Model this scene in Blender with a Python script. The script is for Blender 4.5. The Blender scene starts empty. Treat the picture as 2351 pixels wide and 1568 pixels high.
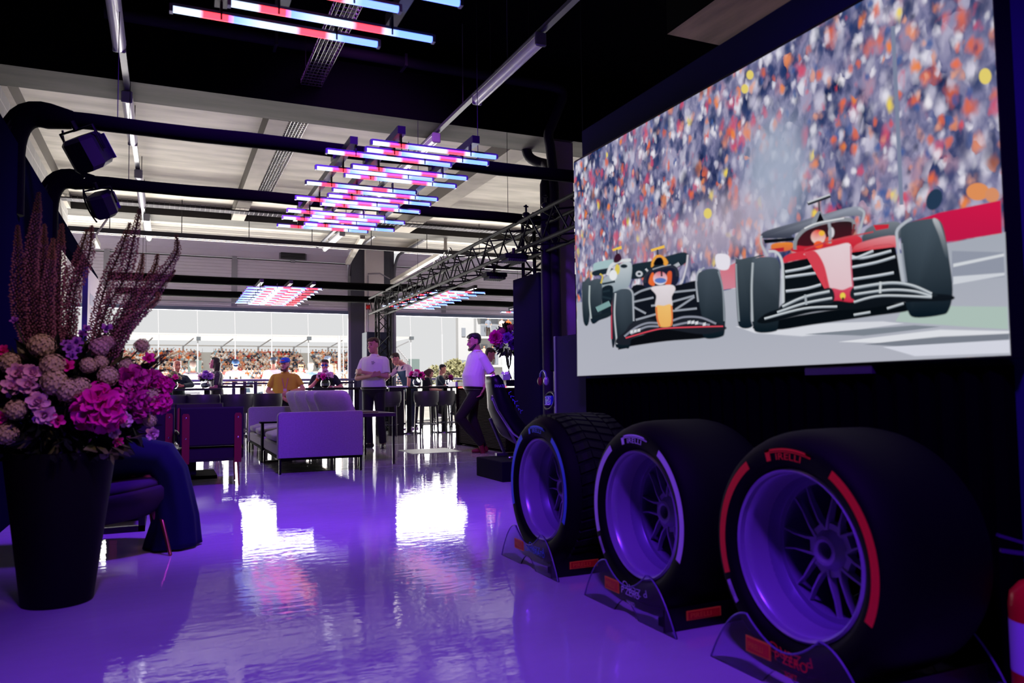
import bpy, math, random
from math import sin, cos, pi, radians as rad, sqrt, atan2
from mathutils import Vector as V, Matrix, Euler
random.seed(7)
sc = bpy.context.scene
COL = sc.collection
# ------------------------------------------------------------------ camera
PW, PH = 2351, 1568
PSI, PIT, ROL, FPX = 0.42105, 0.05985, -0.01264, 1770.14
CAM = V((0, 0, .92))
_f = V((sin(PSI)*cos(PIT), cos(PSI)*cos(PIT), sin(PIT)))
_r0 = V((cos(PSI), -sin(PSI), 0)); _u0 = _r0.cross(_f)
CR = cos(ROL)*_r0 + sin(ROL)*_u0
CU = -sin(ROL)*_r0 + cos(ROL)*_u0
def ray(x, y): return CR*((x-PW/2)/FPX) - CU*((y-PH/2)/FPX) + _f
def pz(x, y, z=0.): d = ray(x, y); return CAM + d*((z-CAM.z)/d.z)
def pY(x, y, Y): d = ray(x, y); return CAM + d*(Y/d.y)
def pX(x, y, X): d = ray(x, y); return CAM + d*(X/d.x)
cd = bpy.data.cameras.new('camera'); cam = bpy.data.objects.new('camera', cd); COL.objects.link(cam)
m = Matrix((CR, CU, -_f)).transposed().to_4x4(); m.translation = CAM; cam.matrix_world = m
cd.sensor_width = 36; cd.lens = 36*FPX/PW; cd.clip_end = 600; cd.clip_start = .05
cd.dof.use_dof = True; cd.dof.focus_distance = 11.5; cd.dof.aperture_fstop = 3.2
sc.camera = cam
sc.view_settings.view_transform = 'Standard'; sc.view_settings.look = 'None'
sc.view_settings.gamma = 1; sc.view_settings.exposure = 0; sc.view_settings.use_curve_mapping = False

# ------------------------------------------------------------------ materials
def lin(c):
    c /= 255
    return c/12.92 if c <= .04045 else ((c+.055)/1.055)**2.4
def rgb(h):
    if isinstance(h, str): h = [int(h[i:i+2], 16) for i in (0, 2, 4)]
    return tuple(lin(float(c)) for c in h)
MATS = {}
def mat(name, col, rough=.6, metal=0., em=None, es=0., noise=0., nscale=8., bump=0., bscale=60., spec=.5, alpha=1., trans=0., ior=1.45, coat=0., stretch=None):
    if name in MATS: return MATS[name]
    mt = bpy.data.materials.new(name); mt.use_nodes = True; nt = mt.node_tree; b = nt.nodes['Principled BSDF']
    c = rgb(col)
    b.inputs['Base Color'].default_value = (*c, 1); b.inputs['Roughness'].default_value = rough
    b.inputs['Metallic'].default_value = metal; b.inputs['Specular IOR Level'].default_value = spec
    b.inputs['IOR'].default_value = ior; b.inputs['Transmission Weight'].default_value = trans
    b.inputs['Alpha'].default_value = alpha; b.inputs['Coat Weight'].default_value = coat
    if em: b.inputs['Emission Color'].default_value = (*rgb(em), 1); b.inputs['Emission Strength'].default_value = es
    if noise or bump:
        tc = nt.nodes.new('ShaderNodeTexCoord'); src = tc.outputs['Object']
        if stretch:
            mp = nt.nodes.new('ShaderNodeMapping'); mp.inputs['Scale'].default_value = stretch
            nt.links.new(src, mp.inputs[0]); src = mp.outputs[0]
        if noise:
            n = nt.nodes.new('ShaderNodeTexNoise'); n.inputs['Scale'].default_value = nscale; n.inputs['Detail'].default_value = 5
            nt.links.new(src, n.inputs['Vector'])
            mr = nt.nodes.new('ShaderNodeMapRange'); mr.inputs[1].default_value = .3; mr.inputs[2].default_value = .7
            mr.inputs[3].default_value = 1-noise; mr.inputs[4].default_value = 1+noise*.4
            nt.links.new(n.outputs[0], mr.inputs[0])
            mx = nt.nodes.new('ShaderNodeVectorMath'); mx.operation = 'SCALE'; mx.inputs[0].default_value = c
            nt.links.new(mr.outputs[0], mx.inputs['Scale']); nt.links.new(mx.outputs[0], b.inputs['Base Color'])
        if bump:
            n2 = nt.nodes.new('ShaderNodeTexNoise'); n2.inputs['Scale'].default_value = bscale
            nt.links.new(src, n2.inputs['Vector'])
            bp = nt.nodes.new('ShaderNodeBump'); bp.inputs['Strength'].default_value = bump; bp.inputs['Distance'].default_value = .01
            nt.links.new(n2.outputs[0], bp.inputs['Height']); nt.links.new(bp.outputs[0], b.inputs['Normal'])
    MATS[name] = mt; return mt
def objcol(name, rough=.8):
    mt = bpy.data.materials.new(name); mt.use_nodes = True; nt = mt.node_tree
    oi = nt.nodes.new('ShaderNodeObjectInfo'); nt.links.new(oi.outputs['Color'], nt.nodes['Principled BSDF'].inputs['Base Color'])
    nt.nodes['Principled BSDF'].inputs['Roughness'].default_value = rough; return mt
black = mat('black satin', '08080a', .45)
blackm = mat('black metal', '0c0c10', .35, .3)
clothblk = mat('black cloth', '030304', 1., spec=.1, bump=.3, bscale=25)
navywall = mat('navy painted board', '0e0e20', 1., spec=0.)
conc = mat('pale concrete', 'd6cfc2', .85, noise=.3, nscale=1.6, bump=.1, stretch=(.7, 3, 1))
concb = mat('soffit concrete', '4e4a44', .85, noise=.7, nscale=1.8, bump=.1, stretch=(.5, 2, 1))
darkceil = mat('shade darkened concrete', '050508', 1., spec=.05)  # shade of the unlit near bay and beam faces put into the base colour
white = mat('white paint', 'd8d8d8', .6)
steel = mat('brushed steel', '9a9aa2', .3, .9)
chrome = mat('chrome', 'd0d0d8', .12, 1.)
# ------------------------------------------------------------------ mesh builder
class M:
    def __init__(s): s.v = []; s.f = []; s.m = []; s.c = []
    def add(s, vs, fs, mi=0):
        o = len(s.v); s.v += [tuple(p) for p in vs]; s.f += [tuple(i+o for i in f) for f in fs]; s.m += [mi]*len(fs)
        return s
    def box(s, a, b, mi=0, ch=0.):
        x0, y0, z0 = [min(p, q) for p, q in zip(a, b)]; x1, y1, z1 = [max(p, q) for p, q in zip(a, b)]
        if ch:
            ch = min(ch, (x1-x0)*.45, (y1-y0)*.45, (z1-z0)*.45)
            vs = []; cx, cy, cz = (x0+x1)/2, (y0+y1)/2, (z0+z1)/2; hx, hy, hz = (x1-x0)/2, (y1-y0)/2, (z1-z0)/2
            rings = []
            for (dz, k) in ((-hz, ch), (-hz+ch, 0), (hz-ch, 0), (hz, ch)):
                q = []
                X, Y = hx-k, hy-k
                for sx, sy in ((-1, -1), (1, -1), (1, 1), (-1, 1)):
                    if (sx, sy) in ((-1, -1), (1, 1)): q += [(cx+sx*X, cy+sy*(Y-ch), cz+dz), (cx+sx*(X-ch), cy+sy*Y, cz+dz)]
                    else: q += [(cx+sx*(X-ch), cy+sy*Y, cz+dz), (cx+sx*X, cy+sy*(Y-ch), cz+dz)]
                rings.append(q)
            return s.loft(rings, mi)
        vs = [(x0, y0, z0), (x1, y0, z0), (x1, y1, z0), (x0, y1, z0), (x0, y0, z1), (x1, y0, z1), (x1, y1, z1), (x0, y1, z1)]
        return s.add(vs, [(0, 3, 2, 1), (4, 5, 6, 7), (0, 1, 5, 4), (1, 2, 6, 5), (2, 3, 7, 6), (3, 0, 4, 7)], mi)
    def loft(s, rings, mi=0, caps=True, closed=True):
        n = len(rings[0]); o = len(s.v)
        for r in rings: s.v += [tuple(p) for p in r]
        k = n if closed else n-1
        for i in range(len(rings)-1):
            for j in range(k):
                a = o+i*n+j; b = o+i*n+(j+1) % n; s.f.append((a, b, b+n, a+n)); s.m.append(mi)
        if caps and closed:
            s.f.append(tuple(o+j for j in reversed(range(n)))); s.m.append(mi)
            s.f.append(tuple(o+(len(rings)-1)*n+j for j in range(n))); s.m.append(mi)
        return s
    def tube(s, pts, r, n=8, mi=0, caps=True):
        pts = [V(p) for p in pts]; rs = r if isinstance(r, (list, tuple)) else [r]*len(pts)
        rings = []; prev = None
        for i, p in enumerate(pts):
            t = (pts[min(i+1, len(pts)-1)]-pts[max(i-1, 0)])
            t = t.normalized() if t.length > 1e-9 else V((0, 0, 1))
            if prev is None: a = t.orthogonal().normalized()
            else:
                a = prev-t*prev.dot(t); a = a.normalized() if a.length > 1e-6 else t.orthogonal().normalized()
            prev = a; b = t.cross(a)
            rings.append([p+(a*cos(2*pi*j/n)+b*sin(2*pi*j/n))*rs[i] for j in range(n)])
        return s.loft(rings, mi, caps)
    def bar(s, p0, p1, w, h, up=(0, 0, 1), mi=0):
        p0, p1 = V(p0), V(p1); t = (p1-p0).normalized(); a = t.cross(V(up))
        a = a.normalized() if a.length > 1e-6 else t.orthogonal().normalized(); b = a.cross(t)
        q = lambda p: [p-a*w/2-b*h/2, p+a*w/2-b*h/2, p+a*w/2+b*h/2, p-a*w/2+b*h/2]
        return s.loft([q(p0), q(p1)], mi)
    def rc(s, p0, p1, r0, r1, n=10, mi=0):
        p0, p1 = V(p0), V(p1); d = p1-p0
        if d.length < 1e-6: d = V((0, 0, 1e-5))
        t = d.normalized(); pts = []; rs = []
        for k in (1., .8, .5, .2): a = k*pi/2; pts.append(p0-t*r0*sin(a)); rs.append(max(r0*cos(a), 1e-4))
        pts.append(p0); rs.append(r0); pts.append(p1); rs.append(r1)
        for k in (.2, .5, .8, 1.): a = k*pi/2; pts.append(p1+t*r1*sin(a)); rs.append(max(r1*cos(a), 1e-4))
        return s.tube(pts, rs, n, mi)
    def ell(s, c, r, nu=12, nv=8, mi=0, R=None):
        c = V(c); rings = []
        for i in range(nv+1):
            th = pi*i/nv; k = max(sin(th), .004)
            q = [V((r[0]*k*cos(2*pi*j/nu), r[1]*k*sin(2*pi*j/nu), -r[2]*cos(th))) for j in range(nu)]
            rings.append([c+(R@p if R else p) for p in q])
        return s.loft(rings, mi)
    def lathe(s, prof, n=48, axis='z', c=(0, 0, 0), mi=0, caps=False):
        rings = []
        for (r, h) in prof:
            q = []
            for j in range(n):
                a = 2*pi*j/n
                p = (r*cos(a), r*sin(a), h) if axis == 'z' else (h, r*cos(a), r*sin(a))
                q.append((p[0]+c[0], p[1]+c[1], p[2]+c[2]))
            rings.append(q)
        return s.loft(rings, mi, caps)
    def poly(s, pts, ext=None, mi=0):
        n = len(pts)
        if ext is None: return s.add(pts, [tuple(range(n))], mi)
        e = V(ext); return s.add([V(p) for p in pts]+[V(p)+e for p in pts], [tuple(reversed(range(n))), tuple(range(n, 2*n))]+[(j, (j+1) % n, n+(j+1) % n, n+j) for j in range(n)], mi)
    def mesh(s, name, mats, smooth=False):
        me = bpy.data.meshes.new(name); me.from_pydata(s.v, [], s.f); 
        for mm in (mats if isinstance(mats, (list, tuple)) else [mats]): me.materials.append(mm)
        me.polygons.foreach_set('material_index', s.m)
        if smooth:
            me.polygons.foreach_set('use_smooth', [True]*len(s.f))
            if smooth != 'all':
                try: me.set_sharp_from_angle(angle=rad(38))
                except Exception: pass
        me.update(); return me
    def build(s, name, mats, parent=None, world=True, smooth=False):
        return link(name, s.mesh(name, mats, smooth), parent, world)
WL = {}
def link(name, me, parent=None, world=True):
    o = bpy.data.objects.new(name, me); COL.objects.link(o)
    if parent:
        o.parent = parent
        if world: o.matrix_parent_inverse = WL[parent.name].inverted(); WL[o.name] = Matrix()
        else: WL[o.name] = WL[parent.name].copy()
    else: WL[o.name] = Matrix()
    return o
def thing(name, label, cat, loc=(0, 0, 0), rz=0, group=None):
    o = bpy.data.objects.new(name, None); COL.objects.link(o); o.empty_display_size = .1
    o.location = loc; o.rotation_euler = (0, 0, rz)
    WL[o.name] = Matrix.Translation(V(loc)) @ Matrix.Rotation(rz, 4, 'Z')
    o['label'] = label; o['category'] = cat
    if group: o['group'] = group
    return o
def tag(o, label, cat, group=None, kind=None):
    o['label'] = label; o['category'] = cat
    if group: o['group'] = group
    if kind: o['kind'] = kind
    return o
def struct(name, mb, mats, parent=None, smooth=False):
    o = mb.build(name, mats, parent, smooth=smooth); o['kind'] = 'structure'; return o
def dup(root, loc, rz, label=None, group=None, scale=None):
    def cp(o, par):
        c = o.copy(); COL.objects.link(c)
        if par: c.parent = par
        for ch in o.children: cp(ch, c)
        return c
    kids = list(root.children)
    r = root.copy(); COL.objects.link(r); r.location = loc; r.rotation_euler = (0, 0, rz)
    for ch in kids: cp(ch, r)
    if scale: r.scale = scale
    if label: r['label'] = label
    if group: r['group'] = group
    WL[r.name] = Matrix.Translation(V(loc)) @ Matrix.Rotation(rz, 4, 'Z')
    return r
def bez(p0, p1, p2, n=10):
    p0, p1, p2 = V(p0), V(p1), V(p2)
    return [p0*(1-t)**2+p1*2*t*(1-t)+p2*t*t for t in [i/n for i in range(n+1)]]
def text_mesh(txt, size=1., ext=0.):
    cu = bpy.data.curves.new('t', 'FONT'); cu.body = txt; cu.size = size; cu.extrude = ext; cu.resolution_u = 3
    o = bpy.data.objects.new('t', cu); COL.objects.link(o)
    dg = bpy.context.evaluated_depsgraph_get(); me = bpy.data.meshes.new_from_object(o.evaluated_get(dg))
    vs = [v.co.copy() for v in me.vertices]; fs = [tuple(p.vertices) for p in me.polygons]
    bpy.data.objects.remove(o); bpy.data.curves.remove(cu); bpy.data.meshes.remove(me)
    return vs, fs
# ------------------------------------------------------------------ setting: floor, ceiling, walls, doors
def floor_mat():
    mt = bpy.data.materials.new('polished resin floor'); mt.use_nodes = True; nt = mt.node_tree; b = nt.nodes['Principled BSDF']
    tc = nt.nodes.new('ShaderNodeTexCoord')
    n = nt.nodes.new('ShaderNodeTexNoise'); n.inputs['Scale'].default_value = 1.3; n.inputs['Detail'].default_value = 4
    nt.links.new(tc.outputs['Object'], n.inputs['Vector'])
    cr = nt.nodes.new('ShaderNodeValToRGB'); cr.color_ramp.elements[0].position = .3; cr.color_ramp.elements[1].position = .75
    cr.color_ramp.elements[0].color = (.44, .44, .45, 1); cr.color_ramp.elements[1].color = (.54, .54, .55, 1)
    nt.links.new(n.outputs[0], cr.inputs[0]); nt.links.new(cr.outputs[0], b.inputs['Base Color'])
    n3 = nt.nodes.new('ShaderNodeTexNoise'); n3.inputs['Scale'].default_value = 2.; n3.inputs['Detail'].default_value = 3
    nt.links.new(tc.outputs['Object'], n3.inputs['Vector'])
    mr = nt.nodes.new('ShaderNodeMapRange'); mr.inputs[1].default_value = .35; mr.inputs[2].default_value = .7; mr.inputs[3].default_value = .012; mr.inputs[4].default_value = .055
    nt.links.new(n3.outputs[0], mr.inputs[0]); nt.links.new(mr.outputs[0], b.inputs['Roughness'])
    mp = nt.nodes.new('ShaderNodeMapping'); mp.inputs['Scale'].default_value = (2.5, 6, 1)
    nt.links.new(tc.outputs['Object'], mp.inputs[0])
    n2 = nt.nodes.new('ShaderNodeTexNoise'); n2.inputs['Scale'].default_value = 3.; n2.inputs['Detail'].default_value = 3
    nt.links.new(mp.outputs[0], n2.inputs['Vector'])
    bp = nt.nodes.new('ShaderNodeBump'); bp.inputs['Strength'].default_value = .022; bp.inputs['Distance'].default_value = .05
    nt.links.new(n2.outputs[0], bp.inputs['Height']); nt.links.new(bp.outputs[0], b.inputs['Normal'])
    b.inputs['IOR'].default_value = 1.5
    return mt
YD = 17.8
struct('floor', M().box((-6, -5, -.15), (10, YD+.6, 0)), floor_mat())
struct('ground', M().box((-150, YD+.6, -.2), (200, 260, -.03)), mat('sunlit pit lane concrete', 'b3aea6', .9, noise=.15, nscale=.6))
fg = M()
for yy in (9.1, 12.6, 15.2): fg.box((-1, yy, 0), (5, yy+.006, .0006))
struct('trim_1', fg, mat('pale floor joint', 'b9b9c4', .4))
struct('ceiling', M().box((-6, 8.9, 4.22), (10, YD+.3, 4.4)), conc)
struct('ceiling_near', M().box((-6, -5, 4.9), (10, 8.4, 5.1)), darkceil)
# cross beams and ribs
def beam(name, a, b, side=None):
    mb = M(); x0, y0, z0 = a; x1, y1, z1 = b
    mb.box(a, b, 0)
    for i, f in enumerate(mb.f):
        if i != 0: mb.m[i] = 1  # side faces take a darker concrete, their shade painted in
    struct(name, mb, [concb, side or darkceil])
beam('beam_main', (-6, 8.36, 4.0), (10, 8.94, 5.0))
beam('beam_far', (-6, 14.6, 4.0), (10, 15.15, 4.4), mat('beam side shade', '3a3836', .9))
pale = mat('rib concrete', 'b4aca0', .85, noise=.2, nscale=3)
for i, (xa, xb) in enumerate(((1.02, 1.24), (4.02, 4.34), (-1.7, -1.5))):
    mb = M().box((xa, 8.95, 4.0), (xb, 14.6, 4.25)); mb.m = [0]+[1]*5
    struct('beam_rib_%s' % 'abc'[i], mb, [pale, mat('rib side shade', '6a655e', .9)])  # sides are a darker copy of the rib concrete, shade put into the colour
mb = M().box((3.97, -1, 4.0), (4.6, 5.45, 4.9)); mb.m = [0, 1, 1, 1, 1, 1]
struct('beam_side', mb, [mat('brown lit soffit', '8a6e5c', .85, noise=.5, nscale=2, stretch=(3, .6, 1)), darkceil])  # dim warm light put into the brown; beam cut where that light fades
# left block wall
blk = bpy.data.materials.new('painted blockwork'); blk.use_nodes = True; nt = blk.node_tree; b = nt.nodes['Principled BSDF']
br = nt.nodes.new('ShaderNodeTexBrick'); br.inputs['Scale'].default_value = 1.; br.inputs['Brick Width'].default_value = .44; br.inputs['Row Height'].default_value = .215
br.inputs['Mortar Size'].default_value = .008; br.inputs['Color1'].default_value = (.42, .41, .40, 1); br.inputs['Color2'].default_value = (.36, .355, .35, 1); br.inputs['Mortar'].default_value = (.62, .6, .58, 1)
tc = nt.nodes.new('ShaderNodeTexCoord'); sx = nt.nodes.new('ShaderNodeSeparateXYZ'); cx = nt.nodes.new('ShaderNodeCombineXYZ')
nt.links.new(tc.outputs['Object'], sx.inputs[0]); nt.links.new(sx.outputs[1], cx.inputs[0]); nt.links.new(sx.outputs[2], cx.inputs[1]); nt.links.new(cx.outputs[0], br.inputs['Vector'])
nt.links.new(br.outputs[0], b.inputs['Base Color']); b.inputs['Roughness'].default_value = .8
struct('wall_left', M().box((-1.76, -5, 0), (-1.56, 14.6, 4.9)), blk)
struct('wall_left_far', M().box((-2.8, 14.6, 0), (-2.6, YD+.3, 4.4)).box((-2.6, 14.6, 0), (-1.56, 14.75, 4.4)), blk)
struct('wall_right', M().box((8.9, -5, 0), (9.1, YD+.3, 5)), white)
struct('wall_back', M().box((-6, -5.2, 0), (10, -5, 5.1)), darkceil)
# navy partition with an opening under its header
pt = M().box((-1.08, -3, 0), (-1.0, 9.0, 2.72)).box((-1.08, 9.0, 2.5), (-1.0, 13.5, 2.72))
struct('wall_partition', pt, navywall)
# door wall: lintel, column, jambs
purp = mat('door panel white', 'c0b6c8', .55)
struct('wall_front', M().box((-6, YD, 4.25), (10, YD+.3, 5)).box((-6, YD, 0), (-2.45, YD+.3, 4.3)).box((8.6, YD, 0), (10, YD+.3, 4.3)), white)
col = M().box((4.17, YD-.25, 0), (4.6, YD+.3, 4.4))
struct('column_door', col, mat('column white concrete', 'cfc6c8', .8))
jamb = M().box((3.86, YD-.12, 0), (4.17, YD+.25, 4.25)).box((4.6, YD-.12, 0), (4.88, YD+.25, 4.25))
struct('trim_2', jamb, mat('dark jamb panel', '3c3c4a', .5))
tr = M()
for xx in (3.83, 4.9, -2.42, 8.56):
    s = 1 if xx in (3.83, 8.56) else -1
    tr.box((xx-.03, YD-.1, 0), (xx+.03, YD-.03, 3.55))
    pts = [(xx, YD-.065, 3.55)]+[(xx, YD-.065-.5*(1-cos(a)), 3.55+.5*sin(a)) for a in [pi/2*i/8 for i in range(9)]]+[(xx, 15.3, 4.05)]
    tr.tube(pts, .035, 6)
struct('trim_3', tr, mat('galvanised track', '77777f', .4, .7))
def door(i, xa, xb):
    d = M()
    zs = [2.72, 3.28, 3.83]
    for z0, z1 in zip(zs, zs[1:]+[3.84]):
        if z1-z0 < .1: continue
        k = 8
        for q in range(k):
            za, zb = z0+(z1-z0)*q/k, z0+(z1-z0)*(q+1)/k
            d.box((xa, YD-.04, za+.004), (xb, YD, zb))
    sec = [(YD-.02, 3.845), (YD-.06, 4.0), (YD-.2, 4.08), (YD-.42, 4.1)]
    for (y0, z0), (y1, z1) in zip(sec, sec[1:]): d.add([(xa, y0, z0), (xb, y0, z0), (xb, y1, z1), (xa, y1, z1)], [(0, 1, 2, 3)])
    o = struct('door_%d' % i, d, purp)
    h = M()
    for q in range(10):
        y1 = YD-.45-q*.21
        h.box((xa, y1-.2, 4.1), (xb, y1-.012, 4.13))
    struct('door_overhead_section', h, mat('overhead section white', 'cfcabf', .5), o)
    s = M(); n = int((xb-xa)/1.1)
    for q in range(1, n):
        x = xa+(xb-xa)*q/n
        s.box((x-.05, YD-.06, 3.79), (x+.05, YD-.035, 3.87))
        if q % 2: s.box((x-.06, YD-.052, 2.76), (x+.06, YD-.037, 3.8))
    struct('door_hinge_plate', s, mat('hinge plate grey', '8d8a96', .5, .3), o)
    sm = M().box((xa, YD-.055, 3.815), (xb, YD-.03, 3.835)); struct('door_seam', sm, black, o)
    bt = M().box((xa, YD-.09, 2.66), (xb, YD+.02, 2.735)); struct('door_bottom_seal', bt, mat('door seal blue grey', '55607a', .5), o)
    hb = M().box((xa+.3, YD-.13, 2.83), (xb-.9 if i == 1 else xb, YD-.1, 2.86)); struct('door_rail', hb, mat('door rail', '9b98a6', .4, .5), o)
door(1, -2.4, 3.8); door(2, 4.93, 8.54)
vn = thing('vent_grille', 'dark louvred vent grille high on the raised left garage door', 'vent', (2.55, YD-.06, 3.95))
M().box((2.26, YD-.07, 3.86), (2.86, YD-.045, 4.04)).build('vent_frame', mat('vent frame', '6f6c78', .5), vn)
v = M()
for k in range(6): v.box((2.29, YD-.085, 3.875+k*.026), (2.83, YD-.07, 3.89+k*.026))
v.build('slats', black, vn)
# right pillar and wall around the screen
struct('pillar_right', M().box((4.34, 8.4, 0), (4.635, 8.5, 3.99)), mat('pillar lilac', 'a890a0', .8))
struct('wall_screen', M().box((2.38, -3, 0), (2.5, 4.19, 2.535)).box((2.5, -3, 0), (2.6, 4.19, 2.4)), mat('navy screen surround', '24244e', .95, spec=.1))
dr = M()
for k in range(31):
    y = 1.58+k*.084
    dr.tube([(2.375, y, .02), (2.375, y, .97)], .046, 8)
tag(dr.build('drape', mat('dark pleated drape', '060508', 1., spec=0.), smooth=True), 'dark pleated drape hanging on the wall below the big screen', 'drape')
bd = thing('board', 'grey green board panel standing behind the tyres at the screen end', 'board', (2.7, 4.6, 0))
p0, p1 = pX(1280, 775, 2.46), pX(1342, 775, 2.46)
M().box((2.44, 4.3, 0), (2.48, p0.y, 1.265)).build('panel', mat('grey green board', '2e3836', .9, spec=.1), bd)
M().box((2.435, p0.y-.012, 0), (2.485, p0.y+.012, 1.27)).build('edge_trim', mat('board edge', '6a7074', .6), bd)
# black tower block right of bar
struct('wall_block', M().box((4.2, 8.55, 0), (6.2, 9.32, 2.35)), mat('black board block', '1e1b30', 1., spec=0.))
# ------------------------------------------------------------------ LED tube lattices
def tube_mat(name, stops, st):
    mt = bpy.data.materials.new(name); mt.use_nodes = True; nt = mt.node_tree; b = nt.nodes['Principled BSDF']
    tc = nt.nodes.new('ShaderNodeTexCoord'); sx = nt.nodes.new('ShaderNodeSeparateXYZ'); cr = nt.nodes.new('ShaderNodeValToRGB')
    nt.links.new(tc.outputs['Generated'], sx.inputs[0]); nt.links.new(sx.outputs[0], cr.inputs[0])
    e = cr.color_ramp.elements
    while len(e) < len(stops): e.new(.5)
    for q, (p, c) in zip(e, stops): q.position = p; q.color = (*c, 1)
    nt.links.new(cr.outputs[0], b.inputs['Emission Color']); b.inputs['Emission Strength'].default_value = st
    b.inputs['Base Color'].default_value = (.2, .2, .2, 1)
    return mt
Wt, Rd, Bl = (.24, .30, .42), (1., .028, .045), (.085, .17, .9)
P1_ = [(0, Wt), (.12, Wt), (.14, Rd), (.25, Rd), (.28, Bl), (.42, Wt), (.57, Wt), (.6, Rd), (.72, Rd), (.75, Wt), (.82, Bl), (1, Bl)]
tmA = tube_mat('led tube white red blue', P1_, 4.2)
tmB = tube_mat('led tube blue red white', [(0, Bl), (.25, Wt), (.3, Wt), (.33, Rd), (.45, Rd), (.48, Wt), (.7, Bl), (.74, Rd), (.92, Rd), (.95, Wt), (1, Wt)], 4.2)
railm = mat('black lattice rail', '15151c', .4, .2)
def lattice(label, X0, rows, rails, tm, zt=2.75, flip=1, poles=()):
    ys = [r[1] for r in rows]
    t = thing('tube_light_lattice', label, 'light fitting', (X0, min(ys), zt), group='tube light lattices under the ceiling')
    tl = M().tube([(0, 0, 0), (1, 0, 0)], .017, 10).mesh('light_tube', tm, True)
    hs = M().box((0, -.012, .012), (1, .012, .026)).box((-.012, -.018, -.018), (.004, .018, .02)).box((.996, -.018, -.018), (1.012, .018, .02)).mesh('housing', mat('tube housing grey', '6c6c86', .3, .6))
    cl, cl2 = [M().box((cx-.006, -.02, .02), (cx+.006, .02, .07)).box((cx-.004, -.02, -.02), (cx+.004, -.016, .03)).mesh('clip', railm) for cx in (.22, .78)]
    for (x, y) in rows:
        o = link('light_tube', tl, t, True); o.location = (x, y, zt)
        WL[o.name] = Matrix.Translation((x, y, zt))
        h = link('housing', hs, o, False); c = link('clip', cl, o, False); c = link('clip', cl2, o, False)
    for (x, ya, yb) in rails:
        M().box((x-.03, ya, zt+.07), (x+.03, yb, zt+.13)).build('rail', railm, t)
    for (yp) in poles:
        s = M()
        for (x, ya, yb) in rails:
            s.box((x-.045, yp-.05, zt+.12), (x+.045, yp+.05, zt+.2))
        s.build('hanger_clamp', blackm, t)
    return t
Lx, Rx = 1.10, 1.366
rowsM = [(Lx, y) for y in (5.89, 6.36, 6.86, 7.45, 8.01, 8.355, 8.77)]+[(Rx, y) for y in (5.55, 5.735, 6.22, 6.505, 7.027, 7.245, 7.6, 8.17, 8.6)]
lattice('large tube light lattice, the middle one glowing red white and blue', Lx, rowsM, [(1.3, 5.85, 8.83), (1.575, 5.48, 8.83), (2.17, 5.48, 8.7)], tmA, poles=(6.5, 8.38))
lattice('nearest tube light lattice cut off by the top of the photo', -.03, [(-.0, 3.93), (.25, 3.765), (-.02, 3.3), (-.0, 3.52), (.25, 3.35)], [(.22, 2.9, 3.98), (.5, 2.9, 3.9), (1.05, 2.9, 3.85)], tmA)
ys2 = [14.13+.205*i for i in range(15)]
lattice('far tube light lattice in front of the left garage door', 1.28, [(1.55 if i % 2 == 0 else 1.28, y) for i, y in enumerate(ys2)], [(1.5, 14.05, 17.05), (2.0, 14.05, 17.05), (2.4, 14.05, 17.05)], tmB, poles=(15.1, 17.2))
ys3 = [13.7+.22*i for i in range(15)]
lattice('far tube light lattice in front of the right garage door', 4.3, [(4.57 if i % 2 == 0 else 4.3, y) for i, y in enumerate(ys3)], [(4.5, 13.6, 16.9), (4.9, 13.6, 16.9), (5.35, 13.6, 16.9)], tmA, poles=(15.1, 17.2))
lattice('rightmost tube light lattice half hidden by the black wall block', 7.35, [(7.35, 17.05), (7.62, 16.85)], [(7.6, 16.6, 17.1), (8.1, 16.6, 17.1)], tmA)
# ------------------------------------------------------------------ cloth covered poles
def ceil_z(y):
    if y < 8.36: return 4.9
    if y < 8.94 or 14.6 < y < 15.15: return 4.0
    return 4.1 if y > 15.3 else 4.22
def pole(label, y, x0, x1, z=2.96, elbow=True, r=.06):
    t = thing('truss_pole', label, 'pole', (x0, y, z), group='black cloth covered poles across the hall')
    pts = [(x0+(x1-x0)*k/14, y, z+.004*sin(k*1.7)) for k in range(15)]
    M().tube(pts, [r*(1+.03*sin(k*2.1)) for k in range(15)], 12).build('covered_pole', clothblk, t, smooth=True)
    if elbow:
        p = [(x0+.25, y, z)]+[V(q) for q in bez((x0+.1, y, z+.01), (x0-.13, y, z+.06), (x0-.14, y, z-.3), 8)]+[(x0-.12, y, z-.75)]
        M().tube(p, [r*1.15]+[r*1.6]*9+[r*1.3], 14).build('elbow_cover', clothblk, t, smooth=True)
    zc = ceil_z(y)
    for xc in (x0+.55, (x0+x1)/2+.9, x1-.6): M().tube([(xc, y, z+r*.9), (xc, y, zc)], .0035, 5).build('drop_wire', mat('wire dark', '1c1c22', .6), t)
pole('black cloth covered pole above the middle lattice, nearest of the four', 6.5, -.92, 4.3)
pole('black cloth covered pole at the far end of the middle lattice', 8.38, -.92, 4.32)
pole('black cloth covered pole above the near edge of the far lattices', 15.1, -.97, 8.5, elbow=False, r=.075)
pole('black cloth covered pole nearest the garage doors', 17.25, -.97, 8.5, elbow=False, r=.075)
cb = M()
for k in range(5):
    for (y, x) in ((6.42, -1.0), (8.3, -1.0)):
        cb.tube(bez((x, y, 2.93), (x-.12-.02*k, y-.02, 2.75), (x-.02, y, 2.3), 8), .008, 5)
tag(cb.build('cable_bundle', black, smooth=True), 'loose black cables hanging at the left ends of the covered poles', 'cable')
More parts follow.
